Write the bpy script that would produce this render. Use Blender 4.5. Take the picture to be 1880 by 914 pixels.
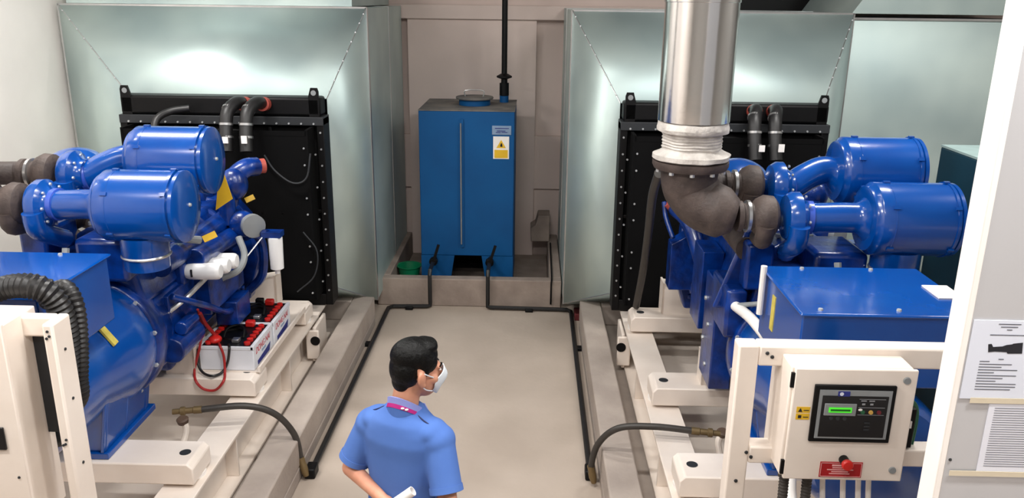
import bpy, math, random
from mathutils import Vector as V, Matrix, Euler, noise
random.seed(7)
PI = math.pi
sc = bpy.context.scene
col = sc.collection
for o in list(bpy.data.objects): bpy.data.objects.remove(o)

# ------------------------------------------------------------------ camera
CAM = V((0, 0, 3.1)); F = 1509.0; CX, CY = 940.0, 457.0
_vy = V((40, 460, -F)).normalized()
_up = V((60, 4943, F)); _up = (_up - _up.dot(_vy) * _vy).normalized()
_vx = _vy.cross(_up)
R3 = Matrix((_vx, _vy, _up))                 # camera axes -> world axes
cd = bpy.data.cameras.new('camera'); cam = bpy.data.objects.new('camera', cd); col.objects.link(cam)
cd.sensor_width = 36; cd.lens = F / 1880 * 36; cd.clip_start = .05
cam.matrix_world = Matrix.Translation(CAM) @ R3.to_4x4()
sc.camera = cam
def at(px, py, Y):
    d = R3 @ V((px - CX, CY - py, -F)); return CAM + d * (Y / d.y)
def atz(px, py, z):
    d = R3 @ V((px - CX, CY - py, -F)); return CAM + d * ((z - CAM.z) / d.z)

# ------------------------------------------------------------------ look, world, lights
sc.view_settings.view_transform = 'Standard'; sc.view_settings.look = 'None'
sc.view_settings.gamma = 1; sc.view_settings.use_curve_mapping = False
sc.view_settings.exposure = 0.42
w = bpy.data.worlds.new('world'); sc.world = w; w.use_nodes = True
w.node_tree.nodes['Background'].inputs[0].default_value = (.75, .85, 1, 1)
w.node_tree.nodes['Background'].inputs[1].default_value = .3
CEIL = 4.9
LAMPS = [(-3.1, 5.4, 80), (-2.9, 1.6, 95), (-.4, 3.2, 70), (-.4, .2, 60), (2.2, 5.4, 60), (1.9, 1.6, 95), (4.6, 4.2, 60)]
for x, y, e in LAMPS:
    ld = bpy.data.lights.new('ceiling_lamp_light', 'AREA'); ld.shape = 'RECTANGLE'; ld.size = 1.3; ld.size_y = .26
    ld.energy = e; ld.color = (1, .98, .955)
    lo = bpy.data.objects.new('ceiling_lamp_light', ld); col.objects.link(lo); lo.location = (x, y, CEIL - .15)

# ------------------------------------------------------------------ materials
def s2l(c): return tuple(((v / 255) / 12.92 if v / 255 <= .04045 else ((v / 255 + .055) / 1.055) ** 2.4) for v in c) + (1,)
def mat(name, c, rough=.5, metal=0, spec=.5, var=.08, scale=6, bump=0, bscale=60, coat=0, emit=None, c2=None, detail=6, rvar=.0):
    m = bpy.data.materials.new(name); m.use_nodes = True; nt = m.node_tree; b = nt.nodes['Principled BSDF']
    b.inputs['Roughness'].default_value = rough; b.inputs['Metallic'].default_value = metal
    b.inputs['Specular IOR Level'].default_value = spec; b.inputs['Coat Weight'].default_value = coat
    b.inputs['Coat Roughness'].default_value = .12
    tc = nt.nodes.new('ShaderNodeTexCoord'); n = nt.nodes.new('ShaderNodeTexNoise')
    n.inputs['Scale'].default_value = scale; n.inputs['Detail'].default_value = detail
    nt.links.new(tc.outputs['Object'], n.inputs['Vector'])
    r = nt.nodes.new('ShaderNodeValToRGB'); A = s2l(c); B = s2l(c2) if c2 else tuple(x * (1 - var * 2) for x in A[:3]) + (1,)
    r.color_ramp.elements[0].position = .35; r.color_ramp.elements[1].position = .65
    r.color_ramp.elements[0].color = B; r.color_ramp.elements[1].color = A
    nt.links.new(n.outputs['Fac'], r.inputs['Fac']); nt.links.new(r.outputs['Color'], b.inputs['Base Color'])
    if rvar:
        mr = nt.nodes.new('ShaderNodeMapRange'); mr.inputs['To Min'].default_value = rough - rvar; mr.inputs['To Max'].default_value = rough + rvar
        nt.links.new(n.outputs['Fac'], mr.inputs['Value']); nt.links.new(mr.outputs[0], b.inputs['Roughness'])
    if bump:
        n2 = nt.nodes.new('ShaderNodeTexNoise'); n2.inputs['Scale'].default_value = bscale; n2.inputs['Detail'].default_value = 4
        nt.links.new(tc.outputs['Object'], n2.inputs['Vector'])
        bp = nt.nodes.new('ShaderNodeBump'); bp.inputs['Strength'].default_value = bump; bp.inputs['Distance'].default_value = .01
        nt.links.new(n2.outputs['Fac'], bp.inputs['Height']); nt.links.new(bp.outputs[0], b.inputs['Normal'])
    if emit:
        b.inputs['Emission Color'].default_value = s2l(emit[0]); b.inputs['Emission Strength'].default_value = emit[1]
    return m
M = {}
M['floor'] = mat('floor_concrete', (184, 170, 157), .6, var=.06, scale=1.6, bump=.15, bscale=25, c2=(172, 158, 145), rvar=.1)
M['conc'] = mat('plinth_concrete', (176, 164, 154), .75, scale=3, bump=.3, bscale=30, c2=(158, 146, 137))
M['conc2'] = mat('basin_concrete', (160, 145, 134), .8, scale=4, bump=.3, bscale=30, c2=(138, 124, 115))
M['wall'] = mat('painted_wall', (220, 202, 194), .8, var=.03, scale=1.5, bump=.05, bscale=20)
M['wallL'] = mat('white_painted_wall', (246, 240, 234), .7, var=.04, scale=1.2)
M['wallG'] = mat('low_fill_grey_wall', (150, 148, 145), .7, var=.04, scale=1.2)  # unseen walls made grey to cut the bounced fill light
M['ceil'] = mat('ceiling_paint', (150, 150, 148), .8, var=.03)  # unseen ceiling greyed too, so less fill light comes down
M['galv'] = mat('galvanised_sheet', (196, 212, 208), .45, metal=.55, scale=1.3, c2=(170, 188, 188), bump=.1, bscale=1.6, rvar=.05, detail=2)
M['alu'] = mat('aluminium_cladding', (228, 226, 224), .16, metal=1, var=.03, scale=4, bump=.15, bscale=5)
M['cream'] = mat('cream_paint', (240, 229, 218), .42, scale=2.5, c2=(228, 215, 203), rvar=.08)
M['white'] = mat('white_paint', (244, 240, 236), .35, var=.02)
M['blue'] = mat('engine_blue_paint', (0, 75, 158), .24, scale=3, c2=(0, 67, 148), coat=.6, bump=.03, bscale=14)
M['dblue'] = mat('engine_blue_casting', (0, 56, 142), .3, scale=9, c2=(0, 30, 92), coat=.25, bump=.35, bscale=22)
M['tank'] = mat('tank_blue_paint', (0, 82, 140), .6, scale=2, c2=(0, 74, 130), spec=.3)
M['tanktop'] = mat('dusty_tank_top', (128, 122, 116), .9, scale=6, c2=(100, 98, 97))
M['band'] = mat('highlight_blue_band', (60, 92, 190), .3, coat=.3)  # blue lightened so the highlights on the bands sit in the colour
M['teal'] = mat('teal_paint', (6, 52, 70), .5, scale=3)
M['tealtop'] = mat('teal_cabinet_pale_top', (150, 172, 170), .6)  # paler grey-teal for the flat top of the cabinet
M['black'] = mat('black_paint', (7, 7, 9), .5, scale=8, spec=.25, c2=(5, 5, 6))
M['core'] = mat('radiator_core_black', (4, 4, 5), .8, scale=60, spec=.15)
M['grey'] = mat('dark_grey_paint', (48, 50, 53), .5, scale=5, spec=.3)
M['rubber'] = mat('black_rubber', (26, 25, 26), .45, scale=20)
M['hose'] = mat('dark_grey_hose', (58, 54, 50), .5, scale=15)
M['rust'] = mat('heat_browned_iron', (84, 72, 67), .62, scale=9, c2=(60, 50, 47), bump=.3, bscale=60)
M['wrap'] = mat('white_fabric_wrap', (208, 203, 197), .9, scale=14, c2=(180, 174, 168), bump=1, bscale=26)
M['steel'] = mat('bright_steel', (205, 205, 205), .3, metal=.9)
M['bolt'] = mat('zinc_bolt', (200, 203, 205), .35, metal=.5)
M['brass'] = mat('brass', (128, 108, 74), .5, metal=.5)
M['dirt'] = mat('brown_bolt', (98, 78, 66), .6)
M['yellow'] = mat('yellow_sticker', (232, 186, 40), .5, var=.05)
M['ylabel'] = mat('pale_yellow_sticker', (214, 196, 90), .5, var=.1, scale=40)
M['red'] = mat('red_plastic', (206, 34, 28), .4, scale=8)
M['redsign'] = mat('red_sign', (168, 18, 26), .5, var=.03)
M['pinkprint'] = mat('pale_print', (236, 176, 176), .6, var=.02)
M['redcable'] = mat('red_cable', (168, 34, 34), .45, scale=15)
M['redcap'] = mat('faded_red_coupling', (176, 78, 66), .6, scale=15)
M['batt'] = mat('battery_white_case', (226, 229, 236), .35, var=.02)
M['navy'] = mat('navy_print', (34, 44, 128), .5)
M['redprint'] = mat('red_print', (196, 54, 70), .5)
M['filt'] = mat('white_filter_paint', (240, 240, 240), .3, var=.01)
M['lcd'] = mat('lcd_green', (80, 210, 50), .4, emit=((60, 200, 40), .55))
M['lcdtxt'] = mat('lcd_dark', (20, 110, 24), .5)
M['bezel'] = mat('grey_bezel', (142, 146, 148), .4)
M['panelblk'] = mat('black_module', (12, 13, 17), .4)
M['btngreen'] = mat('green_button', (30, 92, 60), .4); M['btnyel'] = mat('yellow_button', (214, 170, 84), .4); M['btnred'] = mat('dark_red_button', (110, 28, 40), .4)
M['gprint'] = mat('grey_print', (150, 152, 156), .6)
M['cab'] = mat('cabinet_grey_white', (184, 184, 187), .5, var=.01)
M['paper'] = mat('paper', (214, 219, 232), .8, var=.01)
M['film'] = mat('clear_film_sheet', (222, 225, 236), .35, var=.02)
M['ink'] = mat('ink', (70, 74, 86), .8); M['inkblk'] = mat('black_print', (24, 25, 34), .8)
M['tape'] = mat('yellowed_tape', (212, 201, 178), .5, var=.05)
M['bucket'] = mat('green_plastic', (10, 128, 84), .4)
M['plate'] = mat('pale_blue_nameplate', (136, 160, 190), .4)
M['brick'] = mat('dark_red_block', (96, 28, 32), .8)
M['lamp'] = mat('lamp_diffuser', (255, 250, 240), .5, emit=((255, 246, 232), 6))
M['skin'] = mat('skin', (206, 150, 122), .5, scale=14, c2=(194, 134, 108))
M['hair'] = mat('black_hair', (4, 4, 4), .5, scale=40, bump=.5, bscale=60, spec=.2)
M['shirt'] = mat('blue_shirt_cloth', (78, 114, 184), .9, scale=3, c2=(70, 106, 176), bump=.25, bscale=7)
M['collar'] = mat('lavender_collar_cloth', (142, 150, 214), .85, var=.03)
M['pip'] = mat('navy_piping', (24, 36, 84), .7)
M['lan'] = mat('magenta_lanyard', (178, 26, 122), .6, var=.05)
M['trou'] = mat('navy_trouser_cloth', (34, 38, 56), .85)
M['shoe'] = mat('black_leather', (18, 17, 17), .35)
M['mask'] = mat('white_face_mask', (222, 230, 236), .75, var=.02)
M['gcable'] = mat('green_wire', (58, 112, 84), .5)
# galvanised spangle patches
nt = M['galv'].node_tree; b = nt.nodes['Principled BSDF']

# ------------------------------------------------------------------ mesh builder
def cat(pts, k=8):
    P = [V(p) for p in pts]; P = [P[0] * 2 - P[1]] + P + [P[-1] * 2 - P[-2]]; out = []
    for i in range(1, len(P) - 2):
        a, b_, c, d = P[i - 1:i + 3]
        for j in range(k):
            t = j / k
            out.append(.5 * ((2 * b_) + (c - a) * t + (2 * a - 5 * b_ + 4 * c - d) * t * t + (3 * b_ - a - 3 * c + d) * t ** 3))
    return out + [P[-2]]
def basis(d):
    d = d.normalized(); a = V((0, 0, 1)) if abs(d.z) < .9 else V((1, 0, 0)); u = d.cross(a).normalized(); return u, u.cross(d).normalized() * -1 if False else d.cross(u).normalized()
class MB:
    def __init__(s): s.v = []; s.f = []
    def add(s, v, f): n = len(s.v); s.v += [V(p) for p in v]; s.f += [tuple(i + n for i in q) for q in f]; return s
    def box(s, x0, x1, y0, y1, z0, z1):
        return s.add([(x, y, z) for z in (z0, z1) for y in (y0, y1) for x in (x0, x1)],
                     [(0, 2, 3, 1), (4, 5, 7, 6), (0, 1, 5, 4), (2, 6, 7, 3), (0, 4, 6, 2), (1, 3, 7, 5)])
    def rbox(s, c, size, rot):
        m = Euler(rot).to_matrix(); h = [q / 2 for q in size]; n = len(s.v); s.box(-h[0], h[0], -h[1], h[1], -h[2], h[2])
        for i in range(n, len(s.v)): s.v[i] = m @ s.v[i] + V(c)
        return s
    def prism(s, pts, vec):
        n = len(pts); P = [V(p) for p in pts]; Q = [p + V(vec) for p in P]
        nrm = V((0, 0, 0))
        for i in range(n): nrm += P[i].cross(P[(i + 1) % n])
        if nrm.dot(V(vec)) > 0: P, Q = Q, P
        return s.add(P + Q, [tuple(range(n)), tuple(range(2 * n - 1, n - 1, -1))] + [(i, i + n, (i + 1) % n + n, (i + 1) % n) for i in range(n)])
    def lathe(s, o, d, prof, n=32, cap=True):
        o = V(o); d = V(d).normalized(); u, w_ = basis(d); vs = []; fs = []
        for t, r in prof:
            for k in range(n): a = 2 * PI * k / n; vs.append(o + d * t + (u * math.cos(a) + w_ * math.sin(a)) * r)
        for i in range(len(prof) - 1):
            for k in range(n): a, b_ = i * n + k, i * n + (k + 1) % n; fs.append((a, b_, b_ + n, a + n))
        if cap: fs.append(tuple(range(n - 1, -1, -1))); m = (len(prof) - 1) * n; fs.append(tuple(range(m, m + n)))
        return s.add(vs, fs)
    def cyl(s, a, b_, r0, r1=None, n=24):
        a = V(a); b_ = V(b_); return s.lathe(a, b_ - a, [(0, r0), ((b_ - a).length, r0 if r1 is None else r1)], n)
    def tube(s, pts, r, n=12, smooth=0, rf=None, flat=1):
        P = cat(pts, smooth) if smooth else [V(p) for p in pts]
        vs = []; fs = []; u = None; N = len(P)
        for i, p in enumerate(P):
            d = (P[min(i + 1, N - 1)] - P[max(i - 1, 0)]).normalized()
            if u is None: u, _ = basis(d)
            u = (u - d * u.dot(d)).normalized(); w_ = d.cross(u)
            rr = rf(i, N) if rf else r
            for k in range(n): a = 2 * PI * k / n; vs.append(p + (u * math.cos(a) + w_ * math.sin(a) * flat) * rr)
        for i in range(N - 1):
            for k in range(n): a, b_ = i * n + k, i * n + (k + 1) % n; fs.append((a, b_, b_ + n, a + n))
        fs.append(tuple(range(n - 1, -1, -1))); m = (N - 1) * n; fs.append(tuple(range(m, m + n)))
        return s.add(vs, fs)
    def corr(s, pts, r, pitch=.018, n=14):           # corrugated conduit
        P = cat(pts, 12); L = [0]
        for i in range(1, len(P)): L.append(L[-1] + (P[i] - P[i - 1]).length)
        m = int(L[-1] / (pitch / 2)); Q = []; j = 0
        for i in range(m + 1):
            t = L[-1] * i / m
            while j < len(L) - 2 and L[j + 1] < t: j += 1
            Q.append(P[j].lerp(P[j + 1], (t - L[j]) / max(L[j + 1] - L[j], 1e-6)))
        return s.tube(Q, r, n, rf=lambda i, N: r if i % 2 else r * .84)
    def ell(s, c, r, rot=(0, 0, 0), n=24, m=14):
        mt = Euler(rot).to_matrix(); vs = []; fs = []; c = V(c)
        for i in range(m + 1):
            th = PI * i / m
            for k in range(n):
                a = 2 * PI * k / n; vs.append(c + mt @ V((r[0] * math.sin(th) * math.cos(a), r[1] * math.sin(th) * math.sin(a), r[2] * math.cos(th))))
        for i in range(m):
            for k in range(n):
                a, b_ = i * n + k, i * n + (k + 1) % n; fs.append((a, a + n, b_ + n, b_))
        return s.add(vs, fs)
    def cap(s, a, b_, r0, r1=None):                  # capsule
        r1 = r0 if r1 is None else r1; a = V(a); b_ = V(b_)
        s.cyl(a, b_, r0, r1, 18); s.ell(a, (r0,) * 3, n=18, m=10); s.ell(b_, (r1,) * 3, n=18, m=10); return s
    def rings(s, R, n=40, p=2.4):                    # R: (z, hw, hd, cx, cy)
        vs = []; fs = []
        for z, hw, hd, cx, cy in R:
            for k in range(n):
                a = 2 * PI * k / n; ca, sa = math.cos(a), math.sin(a)
                vs.append((cx + hw * math.copysign(abs(ca) ** (2 / p), ca), cy + hd * math.copysign(abs(sa) ** (2 / p), sa), z))
        for i in range(len(R) - 1):
            for k in range(n): a, b_ = i * n + k, i * n + (k + 1) % n; fs.append((a, b_, b_ + n, a + n))
        fs.append(tuple(range(n - 1, -1, -1))); m = (len(R) - 1) * n; fs.append(tuple(range(m, m + n)))
        return s.add(vs, fs)
    def xf(s, m):
        s.v = [m @ p for p in s.v]; return s
    def islands(s):
        par = list(range(len(s.v)))
        def fd(i):
            while par[i] != i: par[i] = par[par[i]]; i = par[i]
            return i
        for q in s.f:
            for j in q[1:]: par[fd(j)] = fd(q[0])
        grp = {}
        for q in s.f: grp.setdefault(fd(q[0]), []).append(q)
        for fs in grp.values():
            ids = sorted({i for q in fs for i in q}); mp = {i: k for k, i in enumerate(ids)}
            n = MB(); n.v = [s.v[i] for i in ids]; n.f = [tuple(mp[i] for i in q) for q in fs]; yield n
    def pieces(s, name, m, parent, org=(0, 0, 0), **k):      # one part per separate piece
        return [n.build(name, m, parent, org, **k) for n in s.islands()]
    def build(s, name, m, parent=None, org=(0, 0, 0), bevel=0, ang=35, remesh=0, seg=2, flat=False):
        me = bpy.data.meshes.new(name); O = V(org)
        me.from_pydata([tuple(p - O) for p in s.v], [], s.f); me.update()
        me.materials.append(M[m] if isinstance(m, str) else m)
        if not flat:
            me.shade_smooth(); me.set_sharp_from_angle(angle=math.radians(ang))
        o = bpy.data.objects.new(name, me); col.objects.link(o)
        if parent: o.parent = parent
        else: o.location = O
        if bevel:
            bm_ = o.modifiers.new('bevel', 'BEVEL'); bm_.width = bevel; bm_.segments = seg; bm_.limit_method = 'ANGLE'; bm_.angle_limit = math.radians(40)
        if remesh:
            r = o.modifiers.new('remesh', 'REMESH'); r.mode = 'VOXEL'; r.voxel_size = remesh; r.use_smooth_shade = True
            sm = o.modifiers.new('smooth', 'SMOOTH'); sm.factor = .5; sm.iterations = 5
        return o
def tag(o, label, catg, group=None, kind=None):
    o['label'] = label; o['category'] = catg
    if group: o['group'] = group
    if kind: o['kind'] = kind
    return o
def empty(name, loc, label, catg, group=None, rz=0):
    o = bpy.data.objects.new(name, None); col.objects.link(o); o.location = loc; o.rotation_euler.z = rz; o.empty_display_size = .1
    return tag(o, label, catg, group)
def struct(o): o['kind'] = 'structure'; return o
def copy_tree(o, parent=None):
    c = o.copy(); col.objects.link(c)
    if parent: c.parent = parent
    for ch in list(o.children): copy_tree(ch, c)
    return c
def text(body, size, loc, rot, m, parent, name='lettering', org=(0, 0, 0), sx=1, shear=0):
    cu = bpy.data.curves.new(name, 'FONT'); cu.body = body; cu.size = size; cu.extrude = .0006; cu.align_x = 'CENTER'; cu.align_y = 'CENTER'; cu.shear = shear
    cu.materials.append(M[m]); t = bpy.data.objects.new(name, cu); col.objects.link(t)
    dg = bpy.context.evaluated_depsgraph_get(); me = bpy.data.meshes.new_from_object(t.evaluated_get(dg)); bpy.data.objects.remove(t)
    mt = Matrix.Translation(V(loc) - V(org)) @ Euler(rot).to_matrix().to_4x4() @ Matrix.Diagonal((sx, 1, 1, 1)); me.transform(mt)
    o = bpy.data.objects.new(name, me); col.objects.link(o); o.parent = parent
    if not me.materials: me.materials.append(M[m])
    return o

# ================================================================== ROOM
XL, XR, YB, YN = -4.42, 6.2, 9.95, -2.6
struct(MB().box(XL - .2, XR + .2, YN - .2, YB + .3, -.15, 0).build('floor', 'floor'))
struct(MB().box(XL - .2, XR + .2, YN - .2, YB + .3, CEIL, CEIL + .15).build('ceiling', 'ceil'))
struct(MB().box(XL - .2, XL, YN - .2, YB + .3, 0, CEIL).build('wall_left', 'wallL'))
struct(MB().box(XR, XR + .2, YN - .2, YB + .3, 0, CEIL).build('wall_right', 'wallG'))
struct(MB().box(XL, XR, YN - .2, YN, 0, CEIL).build('wall_near', 'wallG'))
bw = MB().box(XL, XR, YB, YB + .3, 0, CEIL)
bw.box(-1.46, .04, YB - .1, YB, 0, 2.9)                                  # pilaster behind the tank
bw.box(XL, -1.46, YB - .05, YB, .86, 1.51); bw.box(.04, XR, YB - .05, YB, .86, 1.51)
struct(bw.build('wall_back', 'wall'))
struct(MB().box(XL, XR, YB - .14, YB, 2.86, 3.02).build('trim_1', 'wall', bevel=.01))
struct(MB().box(2.2, 5.2, YB - .16, YB - .145, 3.0, 3.7).build('dark_panel_1', 'black'))  # plain black panel put in for the dark area above the right duct
# viewing platform on which the white panel and the photographer stand
struct(MB().box(XL, XR, YN, 2.0, 0, 1.5).build('platform', 'conc', bevel=.01))
struct(MB().box(1.1, XR, 2.0, 2.42, 0, 1.5).build('platform', 'conc', bevel=.01))
for x, y, e in LAMPS:
    r = empty('ceiling_lamp', (x, y, CEIL - .13), 'ceiling strip lamp on the ceiling above the generator room', 'lamp', 'ceiling strip lamps')
    MB().box(-.68, .68, -.15, .15, .055, .129).build('lamp_housing', 'white', r, bevel=.01)
    MB().box(-.64, .64, -.12, .12, .03, .055).build('lamp_diffuser', 'lamp', r)
    # light sits just under the diffuser

# plinths: concrete kerb with a recessed bed
def plinth(x0, x1):
    y0, y1, t, h = 2.05, 7.5, .2, .3
    m = MB().box(x0, x1, y0, y1, 0, .1)
    m.box(x0, x0 + t, y0, y1, .1, h); m.box(x1 - t, x1, y0, y1, .1, h)
    m.box(x0 + t, x1 - t, y0, y0 + .12, .1, h); m.box(x0 + t, x1 - t, y1 - .13, y1, .1, h)
    return struct(m.build('concrete_plinth', 'conc', bevel=.012))
plinth(-3.7, -1.5); plinth(.5, 2.7)
# basin round the tank
b = MB(); x0, x1, y0, y1, t, h = -1.58, .34, 8.06, YB - .12, .12, .3
b.box(x0, x1, y0, y0 + t, 0, h); b.box(x0, x0 + t, y0 + t, y1, 0, h); b.box(x1 - t, x1, y0 + t, y1, 0, h); b.box(x0 + t, x1 - t, y0 + t, y1, 0, .03)
struct(b.build('concrete_basin', 'conc2', bevel=.01))
o = MB().prism([(-.02, 9.5, .3), (.02, 9.5, .3), (.2, 9.5, .3), (.2, 9.5, .62), (.06, 9.5, .62), (.03, 9.5, .5), (-.03, 9.5, .46)], (0, .3, 0)).build('concrete_block', 'conc2', org=(.1, 9.65, .3), bevel=.01)
o.location.z = .3; o.location.x = .14
tag(o, 'rough broken concrete block on the back corner of the tank basin', 'block')

# ================================================================== AIR DUCTS (galvanised)
def duct(X0, X1, rc, label, extra=None):
    root = empty('air_duct', ((X0 + X1) / 2, 8.8, .0), label, 'air duct', 'galvanised ducts behind the radiators'); O = root.location
    z0, z1, yf = .17, 3.0, 7.75
    ix0, ix1, iz0, iz1, yi = rc - .85, rc + .85, .55, 2.26, 7.04
    a = [V((X0, yf, z0)), V((X1, yf, z0)), V((X1, yf, z1)), V((X0, yf, z1))]
    i = [V((ix0, yi, iz0)), V((ix1, yi, iz0)), V((ix1, yi, iz1)), V((ix0, yi, iz1))]
    m = MB()
    vs = a + i; m.add(vs, [(0, 1, 5, 4), (1, 2, 6, 5), (2, 3, 7, 6), (3, 0, 4, 7)])
    # inner skin for thickness
    o_ = m.build('transition_hood', 'galv', root, O)
    s_ = o_.modifiers.new('solid', 'SOLIDIFY'); s_.thickness = .004; s_.offset = 0
    m = MB().box(X0, X1, yf + .002, YB - .17, z0, z1)
    m.build('duct_body', 'galv', root, O)
    m = MB()                                                            # flange and seams
    f = .035
    m.box(X0 - .006, X0 + .012, yf - .01, yf + f, z0, z1); m.box(X1 - .012, X1 + .006, yf - .01, yf + f, z0, z1)
    m.box(X0, X1, yf - .01, yf + f, z1 - .01, z1 + .008)
    for p, q in zip(a, i): m.tube([p, q], .005, 6)
    m.box(X0 - .006, X1 + .006, 8.9, 8.92, z0 - .005, z1 + .005)
    m.pieces('seam_strip', 'steel', root, O)
    m = MB()
    for p, q in zip(a[2:], i[2:]):
        for k in range(9): c = p.lerp(q, (k + .7) / 9.5); m.ell(c + V((0, -.008, 0)), (.008, .004, .008), n=8, m=5)
    m.pieces('rivet', 'bolt', root, O)
    return root
dl = duct(-4.36, -1.52, -2.6, 'galvanised duct hood behind the left generator beside the white wall')
o = MB().box(-4.3, -1.66, 7.79, YB - .17, 3.01, 3.5).build('upper_duct', 'galv', dl, dl.location)
duct(.35, 2.88, 1.6, 'galvanised duct hood behind the right generator and silver exhaust pipe')
root = empty('air_duct', (3.85, 8.8, 0), 'plain galvanised duct, upper face sloped to catch lamp light, in the right corner behind the teal cabinet', 'air duct', 'galvanised ducts behind the radiators')
O = root.location
m = MB(); m.prism([(2.9, 7.8, .17), (2.9, YB - .17, .17), (2.9, YB - .17, 2.95), (2.9, 8.02, 2.95), (2.9, 7.78, 2.15)], (2.1, 0, 0)); m.build('duct_body', 'galv', root, O)  # upper face tilted back, shaped to brighten it with lamp reflections
m = MB().box(2.9, 5.0, 8.0, 8.04, 2.945, 2.965); m.pieces('seam_strip', 'steel', root, O)
m = MB().prism([(2.95, 8.0, 3.0), (5.0, 8.0, 3.0), (5.0, 8.0, 3.6), (3.35, 8.0, 3.6)], (0, 1.5, 0)); m.build('upper_duct', 'galv', root, O)

# ================================================================== FUEL TANK
root = empty('fuel_tank', (-.68, 9.0, .03), 'tall blue steel fuel tank standing in the concrete basin between the ducts', 'tank'); O = root.location
x0, x1, y0, y1, z0, z1 = -1.17, -.175, 8.5, 9.5, .42, 1.98
MB().box(x0, x1, y0, y1, z0, z1).build('tank_body', 'tank', root, O, bevel=.008)
MB().box(x0 - .004, x1 + .004, y0 - .004, y1 + .004, z1, z1 + .008).build('tank_top', 'tanktop', root, O)
for sx in (0, 1):
    xa, xb, xc = (x0, x0 + .3, x0 + .36) if sx == 0 else (x1, x1 - .28, x1 - .34)
    m = MB().prism([(xa, y0, .03), (xb, y0, .03), (xc, y0, z0), (xa, y0, z0)], (0, .012, 0))
    xi = xa + (.006 if sx == 0 else -.006); m.box(min(xa, xi), max(xa, xi), y0 + .012, y1, .03, z0)
    m.build('stand_plate', 'tank', root, O)
MB().box(x0 + .02, x1 - .02, y1 - .05, y1, .03, z0).build('stand_plate', 'black', root, O)  # black sheet behind the stand opening; its shade painted as colour
c = V((-.62, 8.98, 1.99))
MB().lathe(c, (0, 0, 1), [(0, .17), (.065, .17)], 36).build('manhole_neck', 'tank', root, O)
ml = MB().lathe(c + V((0, 0, .065)), (0, 0, 1), [(0, .2), (.012, .205), (.022, .2), (.022, .0)], 36, cap=False).build('manhole_lid', 'tanktop', root, O)
MB().tube([c + V((-.1, 0, .08)), c + V((-.1, 0, .15)), c + V((.09, 0, .15)), c + V((.09, 0, .08))], .006, 8, 3).build('lid_handle', 'steel', ml, O)
g = MB().box(-.735, -.705, y0 - .02, y0, .52, 1.9).build('gauge_channel', 'tank', root, O)
MB().cyl((-.73, y0 - .035, .56), (-.73, y0 - .035, 1.86), .009, n=10).build('sight_glass', 'steel', root, O)
p = at(921, 239, y0 - .01)
pl = MB().box(p.x - .1, p.x + .1, y0 - .008, y0, p.z - .05, p.z + .045).build('name_plate', 'plate', root, O, bevel=.004)
m = MB()
for dx0, dx1, dz in ((-.07, .075, .015), (-.05, .04, -.012), (-.06, -.01, -.028), (0, .06, -.026)): m.box(p.x + dx0, p.x + dx1, y0 - .011, y0 - .008, p.z + dz, p.z + dz + .007)
m.build('plate_print', 'navy', pl, O)
p = at(920, 270, y0 - .01)
sg = MB().box(p.x - .083, p.x + .083, y0 - .008, y0, p.z - .125, p.z + .11).build('warning_sign', 'white', root, O)
MB().box(p.x - .07, p.x + .07, y0 - .011, y0 - .008, p.z - .115, p.z - .03).build('sign_band', 'yellow', sg, O)
MB().prism([(p.x - .05, y0 - .01, p.z - .01), (p.x + .05, y0 - .01, p.z - .01), (p.x, y0 - .01, p.z + .075)], (0, .002, 0)).build('sign_triangle', 'yellow', sg, O)
MB().prism([(p.x - .012, y0 - .012, p.z + .005), (p.x + .014, y0 - .012, p.z + .003), (p.x + .012, y0 - .012, p.z + .03), (p.x + .002, y0 - .012, p.z + .045), (p.x - .008, y0 - .012, p.z + .025)], (0, .002, 0)).build('flame_symbol', 'inkblk', sg, O)
m = MB().cyl((-.31, 9.25, 1.98), (-.31, 9.25, 2.06), .05); m.build('vent_socket', 'tank', root, O)

v = MB().cyl((-.31, 9.25, 2.065), (-.31, 9.25, 2.2), .052); v.cyl((-.31, 9.25, 2.2), (-.31, 9.25, 2.26), .035); v.lathe((-.31, 9.25, 2.24), (0, 0, 1), [(0, .03), (.02, .085), (.035, .085), (.06, .04)]); v.cyl((-.31, 9.25, 2.27), (-.31, 9.25, CEIL), .031)
tag(v.build('vent_pipe', 'black', org=(-.31, 9.25, 2.065)), 'black vertical vent pipe rising from the top of the blue tank', 'pipe')

root = empty('plastic_bucket', (-1.33, 8.66, .032), 'green plastic bucket beside the blue tank inside the basin', 'bucket')
MB().lathe((0, 0, 0), (0, 0, 1), [(0, .09), (.2, .125), (.21, .14), (.22, .14), (.215, .122), (.02, .085)], 36).build('bucket_body', 'bucket', root)

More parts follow.
